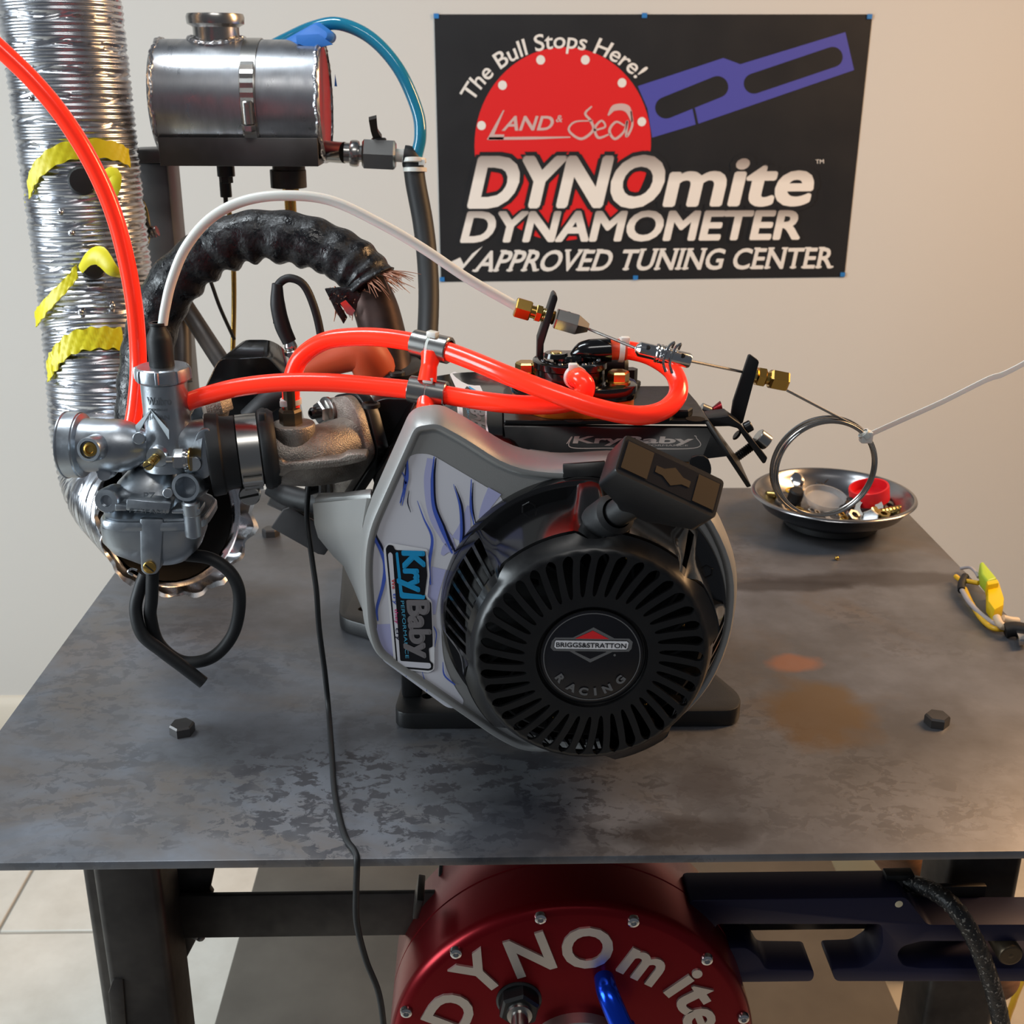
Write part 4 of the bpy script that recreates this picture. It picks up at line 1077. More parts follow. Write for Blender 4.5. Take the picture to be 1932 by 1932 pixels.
# second, smaller decal on the cowl top
def g3(x, y): return (800+x/3.715, 540+y/3.715)
CZ = .2475
def cow_pt(x, y, k): return PZ(x, y, CZ+.0002*k)
def cpoly(name, pts, k, mat, r=1.5):
    b = B(); o = rounded([V((*g3(*p), 0)) for p in pts], r, 3); flat(b, [cow_pt(p.x, p.y, k) for p in o]); return part(name, b, mat, dec2)
b = B(); o = rounded([V((*g3(*p), 0)) for p in [(180, 615), (215, 598), (300, 640), (390, 690), (440, 800), (440, 960), (455, 1040), (440, 1105), (400, 1110), (240, 975), (230, 800), (235, 740)]], 2, 3)
flat(b, [cow_pt(p.x, p.y, 1) for p in o]); dec2 = part('cowl_decal', b, 'sticker_white', eng, 'white edged lettered sticker on the black cowl')
cpoly('logo_outline', [(255, 760), (300, 700), (420, 780), (428, 960), (440, 1040), (430, 1085), (400, 1090), (255, 965)], 2, 'sticker_black')
cpoly('logo_bar', [(252, 830), (268, 830), (278, 955), (400, 1062), (425, 1040), (432, 1060), (405, 1084), (258, 965)], 3, 'sticker_white')
def ctext(body, p0, p1, u0, u1, k, mat, bold=.02):
    b = B(); q = [V(g3(*p)) for p in (p0, p1, u0, u1)]
    def f(u, v, z=0):
        a = q[0]+(q[1]-q[0])*u; c = q[2]+(q[3]-q[2])*u; r = a+(c-a)*v; return cow_pt(r.x, r.y, k)
    text(b, body, f, bold); part('logo_lettering', b, mat, dec2)
ctext('Kry', (318, 700), (345, 840), (392, 745), (430, 860), 3, 'kry_blue', .05)
ctext('Baby', (328, 850), (345, 1010), (425, 860), (432, 1060), 3, 'sticker_midgrey', .06)
ctext('PERFORMANCE', (292, 790), (308, 985), (312, 800), (325, 1000), 3, 'ink_cyan', .0)
# ================================================================ carburetor
CYY = .795
def c1(x, y, Y=CYY): return PY(60+x/4.025, 720+y/4.025, Y)
K = .83/2203/4.025*.985
carb = thing('carburetor', 'grey zinc slide carburetor with embossed lettering hanging left of the manifold', 'carburetor', c1(900, 1480))
EX = V((1, -.06, .0)).normalized()
# intake bell and venturi body along one axis
o = c1(262, 480); L = (c1(1300, 480)-o).length/1038.
def along(u): return u*L
b = B(); lathe(b, [(.0215, 0), (.0238, along(6)), (.0238, along(14)), (.0232, along(22)), (.0232, along(118)), (.0225, along(126)), (.0225, along(134)), (.0190, along(150)), (.0185, along(260)), (.0188, along(420)), (.0170, along(500)), (.0120, along(600)), (.0080, along(660))], o, EX, 48, False, True)
lathe(b, [(.0215, 0), (.0180, along(60)), (.0150, along(160)), (.0001, along(170))], o, EX, 48, False, False)
part('venturi', b, 'zinc', carb)
b = B(); tube(b, [c1(1010, 452), c1(1100, 450), c1(1200, 455), c1(1330, 470)], [.0130, .0142, .0150, .0185], 28, 5); part('venturi', b, 'zinc', carb)
# slide chamber
sb, stp = c1(985, 640), c1(1000, -10)
r0 = 172*K
b = B(); H_ = stp.z-sb.z; lathe(b, [(r0*1.25, 0), (r0*1.15, H_*.25), (r0*1.0, H_*.45), (r0, H_-.001), (r0-.001, H_)], V((stp.x, CYY, sb.z)), (0, 0, 1), 48); part('slide_chamber', b, 'zinc', carb)
cz = c1(1000, -10).z; ct = PY(307, 690, CYY).z; cr = .0187
b = B(); n = 160; prof = [(.92, 0), (1, .0015), (1, ct-cz-.003), (.97, ct-cz-.0008), (.90, ct-cz)]
L_ = []
for f_, t in prof:
    row = []
    for i in range(n):
        a = 2*PI*i/n; k = 1.055 if (i % 20) in (0, 1, 2) and .95 < f_ else 1; row.append(V((stp.x+cr*f_*k*math.cos(a), CYY+cr*f_*k*math.sin(a), cz+t)))
    L_.append(row)
loft(b, L_); part('screw_cap', b, 'zinc', carb, smooth=30)
b = B(); bt = PY(307, 607, CYY).z; hh = bt-ct
lathe(b, [(.0082, 0), (.0085, .001), (.0085, hh*.62), (.0078, hh*.72), (.0056, hh*.86), (.0054, hh*.93), (.0060, hh*.95), (.0060, hh), (.0036, hh)], (stp.x, CYY, ct-.0005), (0, 0, 1), 32, True, False); part('throttle_boot', b, 'black_rubber', carb)
# float chamber roof, lugs, bowl
def bandloft(b, rows, cap0=True, cap1=True):
    """rows: (z, cx, cy, half width, half depth, power) superellipse rings"""
    LL = []
    for z, cx, cy, hw, hd, pw in rows:
        row = []
        for i in range(48):
            a = 2*PI*i/48; ca, sa = math.cos(a), math.sin(a)
            row.append(V((cx+hw*math.copysign(abs(ca)**(2/pw), ca), cy+hd*math.copysign(abs(sa)**(2/pw), sa), z)))
        LL.append(row)
    loft(b, LL, cap0, cap1)
def zc(y): return c1(900, y).z
def xc(x): return c1(x, 900).x
bx_ = (xc(560)+xc(1370))/2; bw = (xc(1370)-xc(560))/2
b = B()
bandloft(b, [(zc(960), bx_, CYY, bw*.93, .027, 4), (zc(940), bx_, CYY, bw*.95, .028, 4), (zc(900), bx_, CYY+.003, bw*.78, .023, 3), (zc(840), xc(880), CYY+.002, bw*.62, .021, 2.4), (zc(760), xc(890), CYY+.002, bw*.55, .0185, 2.2), (zc(690), xc(920), CYY+.003, bw*.44, .014, 2), (zc(640), xc(930), CYY+.004, bw*.30, .010, 2)])
part('float_roof', b, 'zinc', carb, smooth=50)
b = B()
bandloft(b, [(zc(1030), bx_, CYY, bw*.96, .0285, 4.5), (zc(1018), bx_, CYY, bw*1.0, .0295, 4.5), (zc(975), bx_, CYY, bw*1.0, .0295, 4.5), (zc(962), bx_, CYY, bw*.97, .0290, 4.5)])
part('bowl_flange', b, 'zinc', carb, smooth=40)
b = B()
bandloft(b, [(zc(1335), xc(960), CYY, bw*.40, .015, 3), (zc(1320), xc(955), CYY, bw*.50, .018, 3), (zc(1240), xc(925), CYY, bw*.80, .024, 3.4), (zc(1150), xc(915), CYY, bw*.92, .027, 3.8), (zc(1028), xc(925), CYY, bw*.94, .0275, 4)])
part('float_bowl', b, 'zinc', carb, smooth=50)
FYc = CYY-.0285
b = B(); prism(b, [c1(*p, FYc-.001) for p in [(815, 1040), (1000, 1045), (985, 1300), (975, 1420), (940, 1470), (860, 1475), (825, 1440), (820, 1300)]], (0, .014, 0), bev=.002); part('drain_boss', b, 'zinc', carb)
b = B(); c = c1(897, 1408, FYc-.001); lathe(b, [(.0046, 0), (.0046, .0012), (.0038, .0018), (.0001, .0018)], c, (0, -1, 0), 20); sc_ = part('drain_screw', b, 'brass', carb)
b = B(); box(b, c+V((0, -.0019, 0)), (.0078, .0004, .0009), axes((.7, 0, -.7), (0, 1, 0), (.7, 0, .7))); part('screw_slot', b, 'shade_black', sc_)
b = B(); bb = c1(800, 1432, FYc); tube(b, [bb, bb+V((-.004, 0, .001)), bb+V((-.006, -.001, -.001)), bb+V((-.003, -.001, -.0035))], .0009, 8, 4); part('hose_clip', b, 'bright_steel', carb)
# raised name bar and lettering
b = B(); prism(b, [c1(*p, FYc-.003) for p in [(716, 895), (1056, 925), (1040, 1005), (714, 980)]], (0, .014, 0), bev=.001); part('name_bar', b, 'zinc', carb)
b = B(); prism(b, [c1(*p, FYc-.0015) for p in [(630, 930), (720, 945), (720, 985), (630, 985)]], (0, .016, 0), bev=.001); part('flange_step', b, 'zinc', carb)
b = B(); prism(b, [c1(*p, FYc-.0015) for p in [(1060, 975), (1280, 965), (1280, 1010), (1060, 1005)]], (0, .016, 0), bev=.001); part('flange_step', b, 'zinc', carb)
def ctx(body, p0, p1, u0, u1, Y, bold=.01):
    b = B(); q = [(60+x/4.025, 720+y/4.025) for x, y in (p0, p1, u0, u1)]
    f = quadmap(*q, Y); text(b, body, f, bold); solid(b, .0004); part('embossed_lettering', b, 'emboss', carb)
ctx('PZ', (850, 892), (940, 892), (850, 838), (940, 838), CYY-.0232)
ctx('PZ2PAM1', (742, 992), (1018, 1004), (744, 962), (1020, 976), FYc-.0032, .0)
def wrapped(body, x0, x1, yb, yt):                     # lettering bent round the slide chamber
    b = B(); rr = r0+.0002; X0, X1 = c1(x0, yb, CYY-r0).x, c1(x1, yb, CYY-r0).x; Z0, Z1 = c1(900, yb, CYY-r0).z, c1(900, yt, CYY-r0).z
    def f(u, v, z=0):
        s = max(-.98, min(.98, (X0+(X1-X0)*u-stp.x)/rr)); return V((stp.x+rr*s, CYY-rr*math.sqrt(1-s*s), Z0+(Z1-Z0)*v))
    text(b, body, f, .01); solid(b, .0003); part('embossed_lettering', b, 'emboss', carb)
wrapped('Walbro', 872, 1060, 180, 118); wrapped('FMYOTO-HI', 880, 1030, 225, 205); wrapped('JAPAN', 880, 1045, 290, 256)
# screws, bosses and ports
b = B(); ax_ = V((-.42, -.85, -.08)).normalized(); o = c1(520, 490, CYY-.012); tip = c1(430, 518, CYY-.030); d = tip-o
lathe(b, [(.0098, 0), (.0088, d.length*.5), (.0088, d.length*.92), (.0080, d.length), (.0062, d.length), (.0060, d.length-.003), (.0001, d.length-.003)], o, d, 28); ib = part('idle_boss', b, 'zinc', carb)
b = B(); lathe(b, [(.0050, 0), (.0050, .0015), (.0030, .002), (.0024, .0008), (.0001, .0008)], tip-d.normalized()*.003, d, 20); part('idle_jet', b, 'brass', ib)
b = B(); o = c1(965, 560, CYY-.016); d = (c1(880, 640, CYY-.034)-o)
lathe(b, [(.0085, -.004), (.0078, .003), (.0072, .004), (.0050, .004)], o, d, 24); part('mixture_boss', b, 'zinc', carb)
b = B(); pts = []
for i in range(70): a = i*.62; p = o+d*(.25+.55*i/70); X, Y_, Z_ = basis(d); pts.append(p+(X*math.cos(a)+Y_*math.sin(a))*.0028)
tube(b, pts, .0005, 5, 1); cyl(b, o, o+d*.85, .0017, 10); cyl(b, o+d*.82, o+d*1.02, .0035, 18, bev=.0005); part('mixture_screw', b, 'gold_zinc', carb)
b = B(); box(b, o+d*1.02, (.0008, .0062, .0010), axes(V((0, 1, 0)).cross(d).normalized(), d.normalized().cross(V((0, 1, 0)).cross(d).normalized()), d.normalized())); part('screw_slot', b, 'shade_black', carb)
b = B(); p = c1(1195, 590, CYY-.022); dx = V((-1, -.05, 0)).normalized(); lathe(b, [(.0062, 0), (.0062, .0012), (.0075, .0013), (.0075, .003)], p, dx, 20); hexa(b, p+dx*.003, dx, .0078, .0072); cyl(b, p+dx*.010, p+dx*.0155, .0024, 12); part('flange_nut', b, 'bright_steel', carb, smooth=20)
b = B(); cyl(b, p-dx*.0005, p-dx*.0015, .0082, 20); part('brass_washer', b, 'brass', carb)
b = B(); o = c1(1197, 790, CYY-.018); d = V((-.12, -1, .18)).normalized()
lathe(b, [(.0105, -.012), (.0105, .006), (.0098, .0075), (.0076, .0075), (.0072, .006)], o, d, 28, True, False); lathe(b, [(.0074, .0075), (.0070, -.006), (.0001, -.006)], o, d, 28, False, False); part('vent_port', b, 'zinc', carb)
b = B(); o = c1(1210, 960, CYY-.026); lathe(b, [(.0062, -.004), (.0062, .0045), (.0045, .0055), (.0036, .0048), (.0030, .0048), (.0001, .0035)], o, (0, -.12, 1), 24); cyl(b, o-V((0, 0, .004)), o-V((0, 0, .0215)), .0058, 18, bev=.001); part('bowl_screw_post', b, 'zinc', carb)
b = B(); hexa(b, c1(1215, 1108, CYY-.026), (0, 0, 1), .0042, .003); part('bowl_screw', b, 'gold_zinc', carb)
b = B(); o = c1(590, 895, CYY-.022); lathe(b, [(.0090, -.012), (.0090, .004), (.0080, .0055), (.0042, .0055), (.0036, .003), (.0001, .003)], o, (-.1, -1, .15), 28); part('screw_lug', b, 'zinc', carb)
b = B(); o = c1(815, 430, CYY-.0178); lathe(b, [(.0043, -.003), (.0043, .0008), (.0038, .0012)], o, (0, -1, .2), 20); part('plug_mark', b, 'zinc', carb)
b = B(); o = c1(1035, 845, CYY-.024); lathe(b, [(.0035, -.004), (.0035, .0012), (.0030, .0016)], o, (0, -1, .2), 20); part('plug_mark', b, 'zinc', carb)
b = B(); prism(b, [c1(*p, CYY-.010) for p in [(470, 680), (630, 665), (640, 715), (560, 760), (510, 740)]], (0, .015, 0), bev=.002); cyl(b, c1(548, 705, CYY-.011), c1(548, 705, CYY-.0135), .0045, 16); part('side_lug', b, 'zinc', carb)
# mounting flange
b = B(); prism(b, rounded([c1(1255, 470), c1(1300, 320), c1(1390, 300), c1(1395, 660), c1(1340, 690), c1(1200, 660), c1(1195, 520)], .004, 3), (0, -.016, 0), bev=.002); part('flange', b, 'zinc', carb)
b = B(); cyl(b, c1(1232, 628, CYY-.016), c1(1232, 628, CYY-.020), .0052, 20, bev=.0006); part('flange_stud', b, 'zinc', carb)

# ================================================================ rubber boot and its clamp
def bx(u): return c1(u, 560).x
boot = thing('intake_boot', 'black rubber intake boot between carburetor and cast manifold', 'boot', V(((bx(1300)+bx(1840))/2, CYY, c1(1500, 880).z)))
o = V((bx(1335), CYY+.002, c1(1500, 565).z)); d = (V((bx(1840), CYY+.012, c1(1500, 540).z))-o); dn = d.normalized(); f = d.length/505
b = B(); lathe(b, [(.0255, 0), (.0292, 6*f), (.0298, 20*f), (.0292, 95*f), (.0270, 110*f), (.0262, 150*f), (.0262, 215*f), (.0250, 222*f), (.0250, 385*f), (.0280, 392*f), (.0290, 410*f), (.0286, 470*f), (.0270, 490*f), (.0262, 505*f)], o, d, 56); part('sleeve', b, 'black_rubber', boot)
b = B(); lathe(b, [(.0292, 412*f), (.0296, 430*f), (.0292, 448*f)], o, d, 56, False, False)
p = o+dn*440*f+V((0, -.012, .0262)); box(b, p, (.0045, .006, .007), bev=.0008); part('lip', b, 'black_rubber', boot)
cl = thing('hose_clamp', 'stainless worm drive clamp round the black rubber boot', 'clamp', o+dn*300*f+V((0, 0, -.03)))
b = B(); lathe(b, [(.0252, 222*f), (.0264, 226*f), (.0266, 300*f), (.0264, 378*f), (.0252, 382*f)], o, d, 64, False, False); part('band', b, 'steel', cl)
def cb(deg, r, u): X, Y_, Z_ = basis(d, (0, -1, 0)); a = math.radians(deg); return o+dn*u*f+X*(r*math.cos(a))+Y_*(r*math.sin(a))
sgn = 1 if cb(90, .02, 300).z < o.z else -1
b = B(); LL = []
for i in range(9):
    a = (26+i*5.2)*sgn; k = .0006*(i % 2)
    LL.append([cb(a, .0268, 235), cb(a, .0285+k, 235), cb(a, .0285+k, 372), cb(a, .0268, 372)])
loft(b, LL); part('screw_housing', b, 'steel', cl, smooth=15)
p = cb(74*sgn, .0300, 270); b = B(); cyl(b, p+V((0, .012, .004)), p, .0052, 18); q = V((0.05, -1, -.1)).normalized(); cyl(b, p, p+q*.006, .0076, 28, bev=.0008)
scw = part('clamp_screw', b, 'steel', cl); b = B(); box(b, p+q*.0061, (.0140, .0007, .0015), axes((.95, 0, .2), (0, 1, 0), (-.2, 0, .95))); part('screw_slot', b, 'shade_black', scw)
# plated elbow seen behind the boot
b = B(); cyl(b, PY(405, 792, .84), PY(412, 762, .84), .009, 20); hexa(b, PY(412, 776, .838), (-.15, 0, 1), .0115, .010); part('hose_barb', b, 'cast_alu', carb)

# ================================================================ fuel hoses
def hose(name, label, pts, r, mat='hose_red', n=18, sub=10):
    b = B(); tube(b, pts, r, n, sub); return single(name, b, mat, label, 'hose')
RH = .0064
UP = path((549, 782, .812), (549, 755, .812), (551, 715, .814), (568, 675, .815), (610, 645, .812), (665, 636, .805), (730, 638, .795), (812, 653, .782), (880, 676, .765), (960, 709, .744), (1050, 744, .730), (1130, 771, .726), (1205, 784, .729), (1255, 772, .738), (1280, 740, .752), (1270, 702, .768), (1232, 674, .778), (1192, 662, .782), (1155, 660, .784))
hose('fuel_hose', 'glossy red hose looping from the manifold past the pump and back to it', UP, RH)
LO = path((352, 759, .800), (390, 746, .795), (450, 731, .790), (530, 722, .785), (620, 722, .781), (710, 729, .777), (804, 739, .770), (880, 752, .762), (960, 762, .750), (1030, 764, .742), (1080, 757, .740), (1101, 742, .740), (1104, 726, .741), (1092, 714, .745), (1082, 713, .757))
hose('fuel_hose', 'glossy red hose running straight from the carburetor to the front of the pump', LO, RH)
hose('supply_hose', 'red hose sweeping down from the upper left corner to the carburetor', path((-60, 40, .84), (0, 92, .84), (62, 152, .84), (120, 222, .84), (172, 306, .84), (212, 396, .84), (238, 490, .84), (255, 590, .84), (261, 690, .84), (256, 760, .835), (250, 800, .83)), .0060)
b = B(); tube(b, path((1120, 660, .782), (1150, 659, .783), (1182, 660, .783)), [.0062, .0072, .0074], 16, 4); single('hose_sleeve', b, 'hose_orange', 'orange hose end pushed on the black pump outlet', 'hose')
b = B(); tube(b, path((1084, 712, .759), (1090, 712, .747), (1103, 724, .7415)), [.0064, .0066, .0066], 16, 5); single('hose_sleeve', b, 'hose_orange', 'orange hose end on the front inlet of the pump', 'hose')
hose('short_hose_stub', 'flattened red hose spacer hanging between the two silver ferrule pairs', path((814, 668, .776), (810, 690, .772), (806, 720, .768)), [.0072, .0056, .0066])
hose('short_hose_stub', 'short red hose end under the lower silver ferrules', path((804, 750, .766), (803, 770, .760), (806, 794, .752)), [.0055, .0062, .0085])
b = B(); box(b, PY(812, 804, .745), (.014, .012, .008), bev=.0012); box(b, PY(822, 800, .757), (.018, .010, .012), bev=.002); single('tie_mount', b, 'black_gloss', 'small black clip on the top corner of the silver shroud', 'clip')
def ferrules(label, pa, pb, mid):
    t = thing('hose_ferrule', label, 'ferrule', pa, 'silver ferrule pairs on the red hoses')
    d = (pb-pa).normalized(); X, Y_, Z_ = basis(d)
    for p in (pa, pb):
        b = B(); w = .0066; lathe(b, [(RH+.0006, -w), (RH+.0022, -w), (RH+.0028, -w+.0006), (RH+.0028, w-.0006), (RH+.0022, w), (RH+.0006, w)], p, d, 32, False, False); bmesh.ops.remove_doubles(b, verts=b.verts, dist=1e-6); part('sleeve_ring', b, 'steel', t)
    b = B(); c = (pa+pb)/2; lathe(b, [(RH+.0004, -.0034), (RH+.0026, -.0034), (RH+.0026, .0034), (RH+.0004, .0034)], c, d, 28, False, False); box(b, c+V((.001, -.004, RH+.003)), (.007, .006, .004), axes(d, Y_, X), bev=.0006); part('cable_tie', b, 'nylon_white', t)
ferrules('pair of silver ferrules with white tie on the upper red hose', PY(797, 650, .7845), PY(832, 658, .778), None)
ferrules('pair of silver ferrules with white tie on the lower red hose', PY(790, 736, .7715), PY(824, 742, .7685), None)
def tie(label, p, axis, r, head):
    b = B(); lathe(b, [(r, -.0018), (r+.0011, -.0018), (r+.0011, .0018), (r, .0018)], p, axis, 24, False, False); box(b, p+V(head), (.006, .0055, .0048), bev=.0008)
    single('cable_tie', b, 'nylon_white', label, 'cable tie', 'white cable ties on the hose ends')
tie('white cable tie on the red hose above the brass manifold fitting', PY(549, 757, .812), (0, 0, 1), RH+.0001, (-.0035, -.0072, .0005))
tie('white cable tie on the orange sleeve behind the silver wire connector', PY(1172, 660, .783), (1, 0, -.05), .0074, (.002, -.004, .0075))
tie('white cable tie on the orange inlet sleeve of the pump front', PY(1086, 712, .752), (.3, -1, 0), .0068, (-.002, -.002, .0075))

# ================================================================ fuel pump on its bracket
tp = thing('pump_bracket', 'black powder coated sheet bracket with etched lettering above the engine', 'bracket', PY(1150, 865, .735))
PTZ = .2535
tl, tr_, bl, br = PZ(951, 800, PTZ), PZ(1345, 805, PTZ), PZ(950, 735, PTZ), PZ(1284, 728, PTZ)
b = B(); o = rounded([V((tl.x, .747, TZ+PTZ)), V((tr_.x, .747, TZ+PTZ)), V((tr_.x, .80, TZ+PTZ)), V((br.x+.002, br.y, TZ+PTZ)), V((bl.x, br.y, TZ+PTZ))], [.002, .002, .002, .006, .012], 4)
prism(b, o, (0, 0, -.003), bev=.0006); part('top_plate', b, 'black_satin', tp)
b = B(); f0, f1, f2, f3 = PY(950, 803, .746), PY(1345, 808, .746), PY(1380, 860, .735), PY(960, 868, .735)
o = rounded([f0, f1, f2, PY(1322, 867, .735), PY(1318, 872, .735), f3], [.001, .001, .002, .002, .002, .006], 4); prism(b, o, (0, .003, .0006), bev=.0006); part('front_panel', b, 'black_satin', tp)
b = B(); prism(b, [PY(961, 868, .736), PY(1322, 868, .736), PY(1322, 878, .741), PY(965, 878, .741)], (0, .003, 0), bev=.0006); part('lip', b, 'black_gloss', tp)
b = B(); prism(b, [V((tr_.x, .747, TZ+PTZ)), f2, PY(1418, 918, .738), PY(1396, 868, .760), V((tr_.x, .80, TZ+PTZ))], (-.003, 0, -.001), bev=.0006); part('side_wing', b, 'black_satin', tp)
b = B(); prism(b, [PY(x, y, .742) for x, y in [(1322, 862), (1334, 862), (1332, 920), (1322, 920)]], (0, .02, 0), bev=.001); part('support_leg', b, 'black_satin', tp)
def pt2(x, y): return (800+x/3.715, 540+y/3.715)
def on_front(x, y, k=0):
    n = (f1-f0).cross(f3-f0).normalized(); n = n if n.y < 0 else -n
    d = ray(x, y); q = f0+n*(.0004+.0002*k); return CAM+d*((q-CAM).dot(n)/d.dot(n))
def etx(body, p0, p1, u0, u1, bold=.03):
    b = B(); q = [V(pt2(*p)) for p in (p0, p1, u0, u1)]
    def f(u, v, z=0):
        a = q[0]+(q[1]-q[0])*u; c = q[2]+(q[3]-q[2])*u; r = a+(c-a)*v; return on_front(r.x, r.y, 1)
    text(b, body, f, bold); part('etched_lettering', b, 'etched', tp)
etx('Kry', (1042, 1100), (1385, 1100), (1055, 1050), (1397, 1050)); etx('Baby', (1400, 1099), (1885, 1101), (1412, 1050), (1895, 1054)); etx('PERFORMANCE', (1480, 1120), (1850, 1122), (1482, 1108), (1852, 1110), .0)
b = B()
for pts in ([(1000, 1105), (1038, 1055), (1030, 1130), (1300, 1135)], [(1300, 1135), (1890, 1135), (1908, 1060), (1895, 1048)]):
    stroke(b, [pt2(*p) for p in pts], [1.6]*len(pts), lambda x, y: on_front(x, y, 1))
part('etched_line', b, 'etched', tp, kind='stuff')
for x, y, r in ((1283, 792, .0085), (1250, 800, .0075)):
    b = B(); hexa(b, PZ(x, y-10, PTZ), (0, 0, 1), r, .005); part('bolt_head', b, 'black_satin', tp, smooth=20)
b = B(); cyl(b, PZ(1187, 728, PTZ), PZ(1187, 728, PTZ)+V((0, 0, .013)), .0058, 6); hexa(b, PZ(1187, 728, PTZ), (0, 0, 1), .0085, .004); part('bolt_head', b, 'black_satin', tp, smooth=20)
for x, y in ((1082, 792), (1312, 790)):
    b = B(); lathe(b, [(.0065, 0), (.0001, .0002)], PZ(x, y, PTZ+.0003), (0, 0, 1), 20, False, False); part('hole', b, 'shade_black', tp)
b = B(); p = PY(1345, 775, .80); tube(b, [p+V((-.006, 0, 0)), p, p+V((.006, 0, .001))], [.004, .0028, .0062], 14, 4); part('red_stud', b, 'red_anodised', tp)
b = B(); cyl(b, PY(1322, 771, .80), PY(1338, 778, .80), .0045, 12); part('stud_collar', b, 'steel', tp)

pump = thing('fuel_pump', 'round black fuel pump with gold bolts on the black bracket', 'pump', PZ(1080, 770, PTZ))
pc = PY(1076, 672, .782); pr_ = 66*.812/2203; ptz = PY(1076, 676, .782).z; pb = TZ+PTZ+.012
b = B(); hgt = ptz-pb; lathe(b, [(pr_+.002, 0), (pr_+.002, .004), (pr_, .006), (pr_, hgt-.006), (pr_+.0014, hgt-.005), (pr_+.0014, hgt-.001), (pr_, hgt), (pr_*.70, hgt), (pr_*.68, hgt-.0012), (pr_*.30, hgt-.0012)], (pc.x, .782, pb), (0, 0, 1), 64); part('body', b, 'black_gloss', pump)
b = B(); lathe(b, [(pr_*.48, 0), (pr_*.46, .003), (pr_*.40, .0042)], (pc.x, .782, ptz-.001), (0, 0, 1), 40); cvp = part('cover', b, 'black_gloss', pump)
b = B(); lathe(b, [(.0085, 0), (.0075, .003)], (pc.x-.010, .778, ptz+.002), (0, 0, 1), 28); part('cover_knob', b, 'black_gloss', pump)
b = B(); lathe(b, [(.0042, 0), (.0038, .0005)], (pc.x-.010, .778, ptz+.005), (0, 0, 1), 24); part('gold_dot', b, 'gold_zinc', pump)
for i in range(10):
    a = PI+.35+i*(PI-.7)/9; b = B(); lathe(b, [(.0018, 0), (.0014, .0009)], (pc.x+pr_*.82*math.cos(a), .782+pr_*.82*math.sin(a), ptz), (0, 0, 1), 10); part('cap_stud', b, 'bright_steel' if i % 3 == 0 else 'black_gloss', pump)
ears = [PY(1166, 728, .768), PY(992, 706, .795)]
b = B(); z0 = TZ+PTZ+.0105
o = rounded([V((ears[1].x-.011, .776, z0)), V((ears[1].x-.011, .802, z0)), V((pc.x, .815, z0)), V((ears[0].x+.013, .785, z0)), V((ears[0].x+.013, .758, z0)), V((pc.x+.018, .7485, z0)), V((pc.x-.018, .7485, z0))], .010, 4)
prism(b, o, (0, 0, .0095), bev=.001); part('base_flange', b, 'black_gloss', pump)
b = B(); cc = sum(o, V())/len(o); prism(b, [cc+(p-cc)*.96+V((0, 0, -.0105)) for p in o], (0, 0, .0105), bev=.0006); part('riser_block', b, 'orange_anodised', pump)
for e in ears:
    b = B(); p = V((e.x, e.y, z0+.0095)); lathe(b, [(.0085, 0), (.0085, .0014), (.0070, .0018)], p, (0, 0, 1), 24); hexa(b, p+V((0, 0, .0018)), (0, 0, 1), .0075, .0068); part('gold_bolt', b, 'gold_zinc', pump, smooth=20)
b = B(); q0, q1 = PY(1098, 664, .782), PY(1152, 660, .782); tube(b, [q0-V((.006, 0, .004)), q0+V((0, 0, -.0005)), q0.lerp(q1, .3), q1], [.004, .0072, .0084, .0082], 18, 4); part('outlet_elbow', b, 'black_gloss', pump)
b = B(); q = PY(1160, 690, .805); cyl(b, q+V((-.012, 0, 0)), q+V((.009, 0, 0)), .0085, 20, bev=.003); part('side_plug', b, 'black_rubber', pump)

# ================================================================ throttle cable run
b = B(); tube(b, path((307, 612, CYY), (312, 580, CYY), (324, 530, CYY), (350, 468, CYY), (395, 414, CYY), (455, 381, CYY), (530, 369, CYY-.001), (622, 378, .795), (718, 422, .795), (800, 470, .795), (885, 527, .795), (978, 580, .795)), .0034, 14, 10)
single('throttle_sheath', b, 'white_plastic', 'white plastic throttle sheath arching from the carburetor to the brass fitting', 'sheath')
KY = .795
def strip(name, label, pts, w, t):
    b = B(); o = [PY(*p, KY-w/2) for p in pts]; prism(b, o, (0, w, 0), bev=.0008); return single(name, b, 'black_powder', label, 'bracket')
strip('cable_bracket', 'bent black steel bracket standing behind the pump left side', [(1013, 690), (1014, 642), (1042, 558), (1046, 554), (1052, 560), (1052, 566), (1026, 650), (1025, 690)], .016, .003)
def fitting(label, seq, group):
    t = thing('brass_fitting', label, 'fitting', seq[0][1], group)
    return t
fit = thing('brass_fitting', 'brass compression fitting at the left black bracket', 'fitting', PY(1000, 595, KY))
fa = PY(972, 579, KY); fd = (PY(1042, 599, KY)-fa); fn_ = fd.normalized(); u = fd.length/70
b = B(); lathe(b, [(.0066, 0), (.0075, 2*u), (.0075, 27*u), (.0068, 29*u)], fa, fd, 6, x=(0, -.4, 1)); part('nut', b, 'brass', fit, smooth=20)
b = B(); lathe(b, [(.0044, 28*u), (.0044, 40*u)], fa, fd, 18); part('collar', b, 'brass', fit)
b = B(); lathe(b, [(.0058, 38*u), (.0062, 39*u), (.0062, 48*u), (.0058, 49*u)], fa, fd, 6, x=(0, -.3, 1)); part('hex_body', b, 'brass', fit, smooth=20)
b = B(); lathe(b, [(.0050-.0005*(i % 2), (48+i*2)*u) for i in range(14)], fa, fd, 18); part('thread', b, 'gold_zinc', fit)
b = B(); lathe(b, [(.0074, 76*u), (.0078, 78*u), (.0078, 116*u), (.0074, 118*u), (.0034, 138*u), (.0012, 139*u)], fa, fd, 6, x=(0, -.4, 1)); stop = single('cable_stop', b, 'steel', 'grey hexagonal cable end stop right of the left bracket', 'cable stop', smooth=20)
